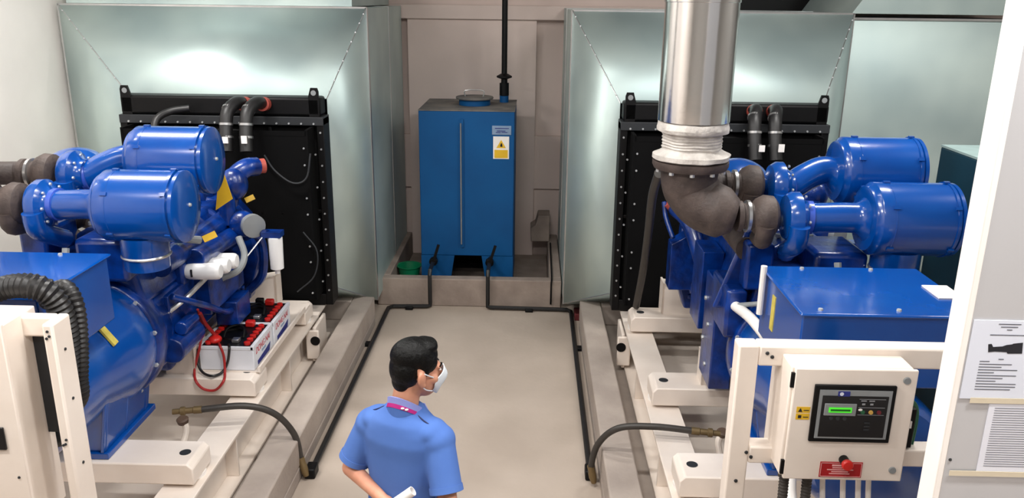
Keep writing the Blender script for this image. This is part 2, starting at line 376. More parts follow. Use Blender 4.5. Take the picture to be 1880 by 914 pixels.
# ---------------- fuel pipes on the floor
def fuel_pipe(xt, xr, ynear, label, vdir):
    root = empty('fuel_pipe', (xt, 8.0, 0), label, 'pipe', 'black fuel pipes running along the floor'); O = root.location
    z = .03
    path = [(xt, 8.49, .40), (xt, 8.03, .40), (xt, 8.0, .36), (xt, 8.0, .06), (xt, 7.99, z), (xt + (.03 if xr > xt else -.03), 7.97, z), (xr + (-.04 if xr > xt else .04), 7.95, z), (xr, 7.9, z), (xr, ynear, z)]
    MB().tube(path, .021, 10).build('pipe_run', 'rubber', root, O)
    vm = MB().lathe((xt, 8.3, .40), (0, 1, 0), [(0, .03), (.02, .045), (.07, .045), (.09, .03)], 14); vb = vm.build('ball_valve', 'black', root, O)
    MB().rbox((xt + .035 * vdir, 8.28, .51), (.03, .012, .2), (0, .3 * vdir, 0)).build('valve_lever', 'black', vb, O)
    for (bx, by) in ((xr + (.03 if xt < xr else -.03), 7.0), ((xt + xr) / 2, 7.95)):
        MB().box(bx - .04, bx + .04, by - .035, by + .035, 0.001, .035).build('pipe_clip', 'black', root, O, bevel=.008)
    m = MB().box(xr - .035, xr + .035, ynear - .08, ynear + .03, .002, .075); m.build('pipe_end_fitting', 'black', root, O, bevel=.01)
fuel_pipe(-1.02, -1.44, 4.86, 'black fuel pipe along the left kerb, near the hose of the left generator', 1)
fuel_pipe(-.42, .44, 4.92, 'black fuel pipe along the right kerb, near the hose of the right generator', 1)
tag(MB().tube([(.25, 9.4, .315), (.245, 8.6, .312), (.24, 8.1, .312), (.235, 8.045, .26), (.235, 8.045, .05)], .009, 8, 4).build('cable', 'black', org=(.235, 8.045, .05)), 'thin black cable hanging over the right edge of the tank basin', 'cable')
tag(MB().box(.47, .62, 7.72, 7.92, 0, .07).build('brick', 'brick', org=(.55, 7.82, 0), bevel=.006), 'dark red block on the floor under the right duct corner', 'brick')

# teal cabinet
root = empty('steel_cabinet', (3.45, 5.1, 0), 'dark teal steel cabinet standing behind the right generator air filters', 'cabinet'); O = root.location
MB().box(2.9, 4.0, 4.3, 5.85, 0.0, 2.13).build('cabinet_body', 'teal', root, O, bevel=.01)
MB().box(2.9, 4.0, 4.3, 5.85, 2.13, 2.145).build('cabinet_top', 'tealtop', root, O)

# ================================================================== DIESEL GENERATOR (local: u across, Y depth, z up)
OG = V((0, 5, .1))
def B(mb, name, m, parent, **k): return mb.build(name, m, parent, OG, **k)
def BS(mb, name, m, parent, **k): return mb.pieces(name, m, parent, OG, **k)
G = empty('diesel_generator', (1.6, 5, .1), 'blue diesel generator on cream skid on the right, under the silver exhaust pipe', 'generator', 'blue diesel generators')
def sym(fn):
    for s in (-1, 1): fn(s)
# --- skid
for s in (-1, 1):
    m = MB(); a, b_ = sorted((s * .56, s * .78))
    m.box(a, b_, 2.35, 7.0, .43, .45); m.box(a, b_, 2.35, 7.0, .11, .13); c0 = (a + b_) / 2; m.box(c0 - .01, c0 + .01, 2.35, 7.0, .13, .43)
    for y in (3.2, 4.6, 5.8, 6.6): m.box(a + .02, b_ - .02, y, y + .015, .13, .43)
    r_ = B(m, 'skid_rail', 'cream', G, bevel=.004)
    x = s * .8
    m = MB().prism([(x - s * .02, 6.35, .13), (x - s * .02, 6.75, .13), (x - s * .02, 6.75, .42), (x - s * .02, 6.4, .42)], (s * .03, 0, 0)); m.box(*sorted((s * .74, s * .85)), 6.33, 6.36, .16, .42)
    lg = B(m, 'lifting_lug', 'cream', G, bevel=.01)
    B(MB().cyl((s * .82, 6.325, .33), (s * .82, 6.332, .33), .04), 'lug_hole', 'black', lg)
B(MB().box(-.56, .56, 2.4, 6.95, .14, .16), 'drip_pan', 'cream', G)
BS(MB().box(-.6, .6, 2.35, 2.37, .12, .45).box(-.6, .6, 6.98, 7.0, .12, .45), 'end_plate', 'cream', G)
for yb, d in ((4.1, .13), (5.17, .13), (6.45, .12)):
    m = MB()
    m.prism([(-.75, yb - d, .47), (.75, yb - d, .47), (.75, yb - d, .57), (.72, yb - d, .6), (-.72, yb - d, .6), (-.75, yb - d, .57)], (0, 2 * d, 0))
    cb = B(m, 'cross_beam', 'cream', G, bevel=.008)
    for s in (-1, 1):
        B(MB().cyl((s * .67, yb + .02, .449), (s * .67, yb + .02, .471), .085), 'rubber_mount', 'white', cb)
        B(MB().cyl((s * .66, yb, .6), (s * .66, yb, .6015), .032), 'bolt_hole', 'grey', cb)
for yb, h1, bo in ((5.1, .8, .415), (6.42, .85, .49)):
    for s in (-1, 1):
        if yb < 6 and s > 0: bo = .325
        m = MB().prism([(s * bo, yb, .6), (s * bo, yb, h1 + .02), (s * (bo - .15), yb, h1 - .03), (s * .12, yb, .62), (s * .12, yb, .6)], (0, .02, 0))
        m.prism([(s * bo, yb, .6), (s * bo, yb + .16, .6), (s * bo, yb + .16, h1 + .02), (s * bo, yb, h1 + .02)], (-s * .015, 0, 0))
        m.prism([(s * bo, yb, h1), (s * (bo - .15), yb, h1 - .03), (s * (bo - .15), yb + .16, h1 - .03), (s * bo, yb + .16, h1)], (0, 0, .012))
        B(m, 'mounting_bracket', 'cream', G)
# skid fuel outlet fitting on both flanges
for s in (-1, 1):
    f_ = B(MB().tube([(s * .3, 4.75, .16), (s * .33, 4.85, .3), (s * .3, 4.88, .36)], .022, 10, 4), 'drain_stub', 'cream', G)
    B(MB().lathe((s * .3, 4.88, .35), (0, -.2, 1), [(0, .035), (.03, .04), (.04, .03)], 12), 'drain_cap', 'dirt', f_)

# --- alternator
A = B(MB().lathe((0, 3.3, 1.1), (0, 1, 0), [(0, .2), (.02, .29), (.06, .32), (.1, .33), (.7, .335), (.9, .36), (1.0, .39), (1.08, .395), (1.15, .395), (1.2, .38)], 56), 'alternator', 'blue', G)
m = MB()
for s in (-1, 1):
    for y in (4.02, 4.26, 4.5): m.prism([(s * .22, y, .86), (s * .3, y, .95), (s * .25, y, .64), (s * .1, y, .64), (s * .1, y, .84)], (0, .025, 0))
    m.prism([(s * .3, 4.0, .96), (s * .3, 4.56, .96), (s * .245, 4.56, .64), (s * .245, 4.0, .64)], (-s * .02, 0, 0))
    m.box(*sorted((s * .1, s * .27)), 4.0, 4.6, .602, .64)
B(m, 'alternator_foot', 'blue', A, bevel=.005)
m = MB().box(-.385, .385, 3.42, 4.06, 1.43, 1.775)
m.box(-.4, .4, 3.4, 4.08, 1.775, 1.79)
tb = B(m, 'terminal_box', 'blue', A, bevel=.008)
m = MB()
for (x, y) in ((-.3, 3.45), (.05, 3.46), (.3, 3.45), (-.2, 4.04), (.15, 4.04)): m.lathe((x, y, 1.79), (0, 0, 1), [(0, .012), (.008, .01)], 8)
BS(m, 'cover_screw', 'bolt', A)
for s in (-1, 1):
    x = s * .387; st = B(MB().rbox((x, 3.84 if s < 0 else 3.7, 1.62), (.004, .05, .18 if s < 0 else .09), (0, 0, 0)), 'warning_sticker', 'ylabel', A)
B(MB().rbox((.295, 4.13, 1.297), (.012, .055, .12), (0, -.59, .12)), 'warning_sticker', 'ylabel', A)
# vertical white rail at the box corner
B(MB().tube([(-.41, 3.98, 1.56), (-.41, 3.98, 1.82)], .016, 10), 'corner_rail', 'white', A)

# --- engine
E = B(MB().box(-.33, .33, 4.6, 6.15, .86, 1.32).prism([(-.33, 4.52, 1.32), (.33, 4.52, 1.32), (.26, 4.52, 1.62), (-.26, 4.52, 1.62)], (0, 1.63, 0)).box(-.2, .2, 5.0, 6.1, .66, .87), 'engine_block', 'dblue', G, bevel=.03)
# flywheel housing
B(MB().lathe((0, 4.47, 1.1), (0, 1, 0), [(0, .4), (.03, .41), (.1, .41), (.2, .37), (.5, .34)], 48).box(-.42, -.28, 4.88, 5.2, .68, 1.4).box(.2, .36, 4.75, 5.3, .86, 1.3), 'flywheel_housing', 'dblue', E, bevel=.01)
m = MB()
for k in range(12):
    a = 2 * PI * k / 12 + .2; m.lathe((math.cos(a) * .4, 4.46, 1.1 + math.sin(a) * .4), (0, -1, 0), [(0, .014), (.014, .012)], 6)
for k in range(4): m.lathe((-.421, 5.02 + (k % 2) * .12, .8 + k * .14), (-1, 0, 0), [(0, .016), (.012, .014)], 6)
BS(m, 'housing_bolt', 'bolt', E)
for k in range(6):
    y = 4.72 + k * .24
    rc = B(MB().prism([(-.17, y, 1.6), (.17, y, 1.6), (.15, y, 1.7), (.08, y, 1.74), (-.08, y, 1.74), (-.15, y, 1.7)], (0, .2, 0)), 'rocker_cover', 'dblue', E, bevel=.015)
    BS(MB().lathe((.1, y + .1, 1.735), (0, 0, 1), [(0, .018), (.02, .016)], 8).lathe((-.1, y + .1, 1.735), (0, 0, 1), [(0, .018), (.02, .016)], 8), 'cover_bolt', 'bolt', rc)
m = MB().tube([(.33, 4.75, 1.5), (.33, 6.05, 1.5)], .075, 16)
for k in range(6): m.tube([(.33, 4.84 + k * .23, 1.5), (.26, 4.84 + k * .23, 1.56), (.14, 4.84 + k * .23, 1.6)], .045, 10)
B(m, 'intake_manifold', 'dblue', E)
m = MB().tube([(-.33, 4.6, 1.72), (-.3, 6.05, 1.7)], .07, 14)
for k in range(6): m.tube([(-.32, 4.84 + k * .23, 1.7), (-.22, 4.84 + k * .23, 1.66), (-.14, 4.84 + k * .23, 1.6)], .04, 10)
B(m, 'exhaust_manifold', 'rust', E)
# charge-air dome above the rear turbo
B(MB().ell((-.3, 5.1, 2.0), (.2, .22, .16)).tube([(-.3, 5.2, 1.98), (-.25, 5.6, 1.9), (-.05, 6.0, 1.8), (.0, 6.3, 1.74)], .075, 14, 5), 'charge_air_pipe', 'blue', E)
for s in (-1, 1):
    x = s * .36
    m = MB()
    for k in range(5):
        y = 4.95 + k * .26; m.lathe((s * .33, y, 1.0 + .05 * (k % 2)), (s, 0, 0), [(0, .06), (.03, .055), (.035, .03)], 16)
        m.box(*sorted((s * .32, s * .345)), y - .1, y + .08, 1.18, 1.25)
        m.lathe((s * .33, y + .1, .88), (s, 0, 0), [(0, .02), (.02, .018)], 6)
    B(m, 'inspection_cover', 'dblue', E, bevel=.004)
# gear case, pulleys, pump, belt
gc = B(MB().prism([(-.36, 6.15, .75), (.36, 6.15, .75), (.46, 6.15, 1.1), (.4, 6.15, 1.45), (.2, 6.15, 1.7), (-.2, 6.15, 1.7), (-.42, 6.15, 1.45), (-.44, 6.15, 1.0)], (0, .14, 0)), 'gear_case', 'dblue', E, bevel=.02)
B(MB().lathe((0, 6.29, 1.05), (0, 1, 0), [(0, .14), (.04, .16), (.05, .12), (.07, .16), (.1, .14)], 32).lathe((.0, 6.29, 1.5), (0, 1, 0), [(0, .1), (.04, .12), (.05, .09), (.07, .12), (.1, .1)], 32), 'fan_pulley', 'black', E)
B(MB().ell((.5, 5.75, 1.5), (.1, .09, .1)).cyl((.42, 5.75, 1.5), (.6, 5.75, 1.5), .05), 'water_pump', 'dblue', E)
B(MB().lathe((.58, 5.72, 1.5), (.6, -.8, 0), [(0, .085), (.05, .085), (.055, .06)], 24), 'alternator_pulley', 'bezel', E)
B(MB().tube([(.52, 5.6, 1.44), (.58, 5.52, 1.33), (.55, 5.45, 1.24), (.45, 5.4, 1.2)], .024, 10, 5), 'coolant_hose', 'bezel', E)
B(MB().tube([(.33, 5.0, 1.62), (.42, 5.0, 1.6), (.47, 5.05, 1.58)], .026, 10, 4), 'coolant_hose', 'bezel', E)
# side boxes, coolers and pipes on the right flank
m = MB().box(.33, .46, 5.15, 5.8, 1.02, 1.28); m.cyl((.42, 5.05, 1.45), (.42, 5.95, 1.4), .065); m.box(.36, .52, 5.45, 5.72, .82, 1.0)
m.tube([(.4, 5.9, 1.4), (.52, 6.05, 1.3), (.5, 6.1, 1.0), (.38, 6.1, .85)], .035, 10, 5); m.tube([(.38, 4.75, 1.3), (.48, 5.0, 1.15), (.48, 5.4, .95), (.4, 5.9, .9)], .022, 10, 5)
m.cyl((.36, 4.7, .95), (.36, 5.05, .95), .085); m.cyl((.4, 4.78, 1.07), (.4, 4.98, 1.07), .045)
B(m, 'oil_cooler', 'dblue', E, bevel=.008)
B(MB().tube([(.33, 4.75, 1.18), (.42, 4.85, 1.25), (.46, 5.1, 1.3)], .016, 8, 4), 'injection_line', 'steel', E)
for (x, y, z, w_, h_, ry, rx) in ((.475, 5.2, 1.56, .09, .045, .3, .2), (.5, 5.95, 1.64, .07, .04, .3, .2)):
    B(MB().rbox((x, y, z), (w_, .01, h_), (-.5, -.35, .5)), 'warning_sticker', 'yellow', E)
B(MB().prism([(.5, 5.28, 1.72), (.62, 5.28, 1.8), (.58, 5.28, 1.96), (.545, 5.28, 1.98)], (0, .008, 0)), 'warning_sticker', 'yellow', E)
# thermostat housing with red coupling
m = MB().tube([(.36, 5.9, 1.62), (.42, 5.85, 1.8), (.5, 5.9, 1.88), (.56, 5.98, 1.88)], .07, 16, 5); m.ell((.44, 5.82, 1.78), (.1, .1, .12)); m.cyl((.4, 5.75, 1.5), (.4, 5.75, 1.75), .06)
B(m, 'thermostat_housing', 'dblue', E)
B(MB().lathe((.56, 5.98, 1.88), (.8, .6, 0), [(0, .055), (.06, .055)], 20), 'red_coupling', 'redcap', E)
# left flank brackets (seen on the right generator)
m = MB().prism([(-.53, 5.95, .98), (-.2, 5.95, .98), (-.2, 5.95, 1.42), (-.4, 5.95, 1.42), (-.53, 5.95, 1.34)], (0, .16, 0))
m.tube([(-.3, 5.4, 1.0), (-.36, 5.6, 1.3), (-.44, 5.8, 1.55), (-.52, 5.97, 1.62)], .06, 14, 5)
m.box(-.44, -.3, 5.25, 5.55, .95, 1.5)
m.tube([(-.6, 6.0, 1.66), (-.585, 5.95, 1.55), (-.54, 5.85, 1.42)], .018, 10, 4)
B(m, 'engine_bracket', 'dblue', E, bevel=.006)
B(MB().lathe((-.54, 5.98, 1.62), (-.7, 0, .7), [(0, .035), (.05, .035)], 16), 'red_coupling', 'redcap', E)
m = MB().box(-.45, -.33, 4.5, 4.9, 1.2, 1.5).box(-.36, -.2, 4.5, 4.85, 1.5, 1.78)
m.prism([(-.5, 4.62, 1.34), (-.2, 4.62, 1.34), (-.2, 4.62, 1.84), (-.34, 4.62, 1.84)], (0, .04, 0))
B(m, 'turbo_bracket', 'dblue', E, bevel=.02)
m = MB().box(.0, .3, 4.42, 4.8, 1.5, 1.76); B(m, 'aftercooler', 'dblue', E, bevel=.03)
B(MB().tube([(-.39, 4.45, 1.43), (-.3, 4.3, 1.5), (-.15, 4.32, 1.52)], .014, 8, 5), 'wire_loom', 'bezel', E)
B(MB().tube([(.02, 4.22, 1.5), (.06, 4.2, 1.62), (.06, 4.25, 1.76)], .02, 8, 5), 'wire_loom', 'bezel', E)
B(MB().tube([(-.4, 4.55, 1.4), (-.36, 4.2, 1.42), (-.3, 3.9, 1.32), (-.33, 3.55, 1.12), (-.42, 3.2, .98), (-.4, 3.05, .9)], .03, 12, 6), 'white_conduit', 'white', E)

# air filters
def air_filter(yc, zc, ul, ur, stub, pipe):
    r = .2
    f_ = B(MB().lathe((ul, yc, zc), (1, 0, 0), [(0, .06), (.0, .15), (.006, .175), (.02, .178), (.035, r - .004), (.04, r), (.1, r), (.101, r + .002), (.106, r + .002), (.107, r), (ur - ul - .05, r), (ur - ul - .05, r + .006), (ur - ul - .035, r + .006), (ur - ul - .035, r - .008), (ur - ul - .025, r - .008), (ur - ul - .022, r + .001), (ur - ul - .004, r + .001), (ur - ul, r - .006), (ur - ul + .012, .1), (ur - ul + .016, .001)], 64), 'air_filter', 'blue', G, ang=45)
    B(MB().lathe((ur + .014, yc, zc + .01), (1, 0, 0), [(0, .012), (.012, .009)], 8), 'wing_nut', 'bolt', f_)
    m = MB()
    for a in (.6, 1.6, 2.6, 3.8, 5.0): m.rbox((ul + .1, yc + math.cos(a) * (r + .004), zc + math.sin(a) * (r + .004)), (.035, .012, .02), (a, 0, 0)); m.rbox((ur - .05, yc + math.cos(a) * (r + .007), zc + math.sin(a) * (r + .007)), (.03, .012, .02), (a, 0, 0))
    BS(m, 'filter_clip', 'blue', f_)
    if stub:
        B(MB().lathe((ul + .21, yc, zc - r + .03), (0, 0, -1), [(0, .13), (.11, .13), (.12, .125), (.19, .12)], 40), 'outlet_stub', 'blue', f_)
        B(MB().lathe((ul + .21, yc, zc - r - .075), (0, 0, -1), [(0, .132), (.008, .136), (.016, .132)], 40), 'clamp_band', 'steel', f_)
    B(MB().tube(pipe, .083, 24, 6, rf=lambda i, N: .083 + .05 * max(0, 1 - i / (N * .16)) ** 2), 'inlet_pipe', 'blue', f_)
    e = V(pipe[-1]); d = (V(pipe[-2]) - e).normalized()
    B(MB().lathe(e + d * .045, d, [(0, .086), (.003, .092), (.03, .092), (.033, .086)], 32), 'clamp_band', 'band', f_)
    return f_
air_filter(4.4, 1.97, .22, .69, True, [(.23, 4.4, 1.97), (.12, 4.41, 1.97), (-.02, 4.43, 1.96), (-.12, 4.44, 1.96)])
air_filter(4.87, 2.14, .2, .68, True, [(.24, 4.87, 2.12), (.14, 4.87, 2.14), (.03, 4.84, 2.1), (-.06, 4.81, 2.05), (-.14, 4.79, 2.04)])
# web between the two filters
B(MB().prism([(.3, 4.6, 2.02), (.62, 4.6, 2.02), (.62, 4.68, 2.1), (.45, 4.7, 2.14), (.3, 4.68, 2.1)], (0, .03, 0)), 'filter_bracket', 'blue', G)
# turbochargers
def turbo(yc, zc):
    t_ = B(MB().lathe((-.2, yc, zc), (1, 0, 0), [(0, .07), (.01, .12), (.04, .14), (.08, .14), (.1, .11), (.12, .09), (.14, .086)], 40).tube([(-.14, yc - .12, zc - .02), (-.14, yc - .1, zc - .12), (-.14, yc + .02, zc - .19), (-.12, yc + .12, zc - .24)], .055, 14, 5), 'turbocharger', 'blue', G)
    th = B(MB().lathe((-.23, yc, zc), (-1, 0, 0), [(0, .06), (.01, .09), (.03, .115), (.08, .12), (.12, .1), (.14, .075), (.19, .07), (.2, .085), (.225, .085)], 36).tube([(-.31, yc - .08, zc - .03), (-.31, yc - .05, zc - .12), (-.3, yc + .08, zc - .14)], .05, 14, 5), 'turbine_housing', 'rust', t_)
    B(MB().lathe((-.385, yc, zc), (-1, 0, 0), [(0, .08), (.003, .09), (.02, .09), (.023, .08)], 28), 'clamp_band', 'steel', t_)
    m = MB()
    for k in range(8): a = 2 * PI * k / 8; m.lathe((-.09, yc + math.cos(a) * .115, zc + math.sin(a) * .115), (1, 0, 0), [(0, .009), (.01, .008)], 6)
    BS(m, 'housing_bolt', 'bolt', t_)
turbo(4.44, 1.96); turbo(4.79, 2.06)
# oil filters
for y, z in ((5.05, 1.37), (5.2, 1.36), (5.35, 1.345)):
    of = B(MB().lathe((.36, y, z - .005), (1, 0, .02), [(0, .045), (.02, .052), (.05, .055), (.2, .055), (.215, .052), (.228, .042), (.23, .02)], 32), 'oil_filter', 'filt', G)
    if y < 5.1: B(MB().rbox((.415, y - .056, z), (.012, .006, .05), (0, 0, 0)), 'filter_label', 'inkblk', of)
B(MB().box(.3, .365, 4.98, 5.45, 1.28, 1.44), 'filter_head', 'dblue', G, bevel=.02)
ff = B(MB().lathe((.75, 5.7, 1.17), (0, 0, 1), [(0, .03), (.01, .048), (.24, .053), (.25, .05)], 28), 'fuel_filter', 'filt', G)
B(MB().cyl((.75, 5.7, 1.14), (.75, 5.7, 1.175), .018), 'drain_plug', 'filt', ff)
B(MB().box(.66, .8, 5.66, 5.76, 1.42, 1.46).tube([(.7, 5.7, 1.44), (.6, 5.75, 1.44), (.45, 5.9, 1.35)], .03, 10), 'filter_head', 'dblue', ff)
B(MB().tube([(.68, 5.68, 1.44), (.5, 5.45, 1.2)], .006, 6), 'fuel_line', 'steel', ff)

# --- radiator
Rd = B(MB().box(-.84, .84, 6.9, 7.02, .46, 2.06), 'radiator', 'core', G)
m = MB().box(-.86, -.8, 6.84, 7.04, .46, 2.12).box(.8, .86, 6.84, 7.04, .46, 2.12).box(-.8, .8, 6.84, 7.04, .46, .56)
for x in (-.4, 0, .4): m.box(x - .012, x + .012, 6.86, 6.9, .56, 2.04)
m.box(-.8, .8, 6.86, 6.9, 1.3, 1.33)
B(m, 'radiator_frame', 'black', Rd, bevel=.004)
B(MB().box(-.86, .86, 6.83, 7.04, 2.06, 2.13), 'tank_rail', 'grey', Rd, bevel=.004)
B(MB().box(-.84, .84, 6.84, 7.03, 2.135, 2.29), 'header_tank', 'black', Rd, bevel=.02)
# fan shroud and guard
B(MB().lathe((0, 6.9, 1.3), (0, -1, 0), [(0, .76), (.03, .74), (.12, .66), (.2, .63), (.2, .6), (.05, .6)], 56, cap=False), 'fan_shroud', 'black', Rd)
m = MB()
for k in range(6):
    a = 2 * PI * k / 6; u_ = V((math.cos(a), 0, math.sin(a))); w_ = V((-math.sin(a), 0, math.cos(a)))
    p0 = V((0, 6.74, 1.3))
    m.add([p0 + u_ * .1 - w_ * .05 + V((0, -.03, 0)), p0 + u_ * .57 - w_ * .1 + V((0, -.03, 0)), p0 + u_ * .57 + w_ * .1 + V((0, .03, 0)), p0 + u_ * .1 + w_ * .05 + V((0, .03, 0)),
           p0 + u_ * .1 - w_ * .05 + V((0, -.022, 0)), p0 + u_ * .57 - w_ * .1 + V((0, -.022, 0)), p0 + u_ * .57 + w_ * .1 + V((0, .038, 0)), p0 + u_ * .1 + w_ * .05 + V((0, .038, 0))],
          [(0, 1, 2, 3), (7, 6, 5, 4), (0, 4, 5, 1), (1, 5, 6, 2), (2, 6, 7, 3), (3, 7, 4, 0)])
m.cyl((0, 6.42, 1.3), (0, 6.78, 1.3), .1)
B(m, 'cooling_fan', 'black', Rd)
m = MB()
for x in (-.76, .76): m.box(x - .012, x + .012, 6.65, 6.86, .58, 2.05)
m.box(-.76, .76, 6.65, 6.66, .58, .62).box(-.76, .76, 6.65, 6.66, 2.0, 2.04)
m.box(-.748, .748, 6.652, 6.655, .62, 2.0)
B(m, 'fan_guard', 'core', Rd)
for s in (-1, 1):
    m = MB().prism([(s * .83, 6.84, 2.13), (s * .745, 6.84, 2.13), (s * .745, 6.84, 2.3), (s * .765, 6.84, 2.37), (s * .82, 6.84, 2.37), (s * .83, 6.84, 2.34)], (0, .02, 0))
    lu = B(m, 'lifting_lug', 'black', Rd)
    B(MB().lathe((s * .79, 6.839, 2.33), (0, -1, 0), [(0, .022), (.002, .022)], 16), 'lug_hole', 'bezel', lu)
m = MB()
def bl(x, y, z, d=(0, -1, 0)): m.lathe((x, y, z), d, [(0, .0095), (.008, .008)], 6)
random.seed(3)
for s in (-1, 1):
    for k in range(11):
        z = .6 + k * .14
        bl(s * .83, 6.84, z)
        if k % 3 != 1: bl(s * .735, 6.65, z + .04)
        if k % 2: bl(s * .8, 6.76 + .0, z - .03, (0, -1, 0))
for k in range(16): bl(-.78 + k * .104, 6.83, 2.075)
for k in range(7): bl(-.5 + k * .17, 6.66, 1.34)
BS(m, 'frame_bolt', 'bolt', Rd)
# top hoses
for x in (.2, .36):
    h_ = B(MB().tube([(x + .02, 6.84, 2.235), (x + .0, 6.68, 2.26), (x - .035, 6.56, 2.2), (x - .04, 6.5, 2.06), (x - .03, 6.45, 1.9)], .052, 16, 6), 'coolant_hose', 'rubber', Rd)
    B(MB().lathe((x + .02, 6.83, 2.235), (0, -1, .1), [(0, .058), (.07, .058)], 20), 'hose_coupling', 'redcap', h_)
    mm = MB()
    for q0, q1 in (((x - .032, 6.59, 2.222), (x - .037, 6.57, 2.207)), ((x - .039, 6.515, 2.12), (x - .039, 6.51, 2.095)), ((x - .037, 6.49, 2.02), (x - .036, 6.485, 1.995))):
        a_, b2 = V(q0), V(q1); mm.lathe(a_, b2 - a_, [(0, .055), (.018, .055)], 20)
    BS(mm, 'hose_clamp', 'steel', h_)
B(MB().box(.17, .215, 6.375, 6.385, 1.98, 2.03), 'hose_tag', 'white', Rd)
B(MB().box(.32, .365, 6.375, 6.385, 1.98, 2.04), 'hose_tag', 'white', Rd)
B(MB().tube([(-.44, 6.5, 1.95), (-.44, 6.6, 2.12), (-.36, 6.7, 2.18), (-.22, 6.75, 2.2)], .03, 12, 5), 'coolant_hose', 'rubber', Rd)
B(MB().tube([(.42, 6.6, 1.85), (.5, 6.6, 1.72), (.64, 6.6, 1.62), (.75, 6.62, 1.66), (.79, 6.64, 1.86)], .008, 8, 6), 'sensor_wire', 'grey', Rd)
B(MB().tube([(.7, 6.6, 1.2), (.82, 6.55, 1.05), (.8, 6.5, .85), (.66, 6.45, .72)], .006, 8, 6), 'sensor_wire', 'grey', Rd)

GL = copy_tree(G); GL.location.x = -2.6
GL['label'] = 'blue diesel generator on cream skid on the left, beside the white wall, carrying batteries'

B(MB().box(.30, .42, 3.62, 3.8, 1.791, 1.797), 'paper_tag', 'white', A)

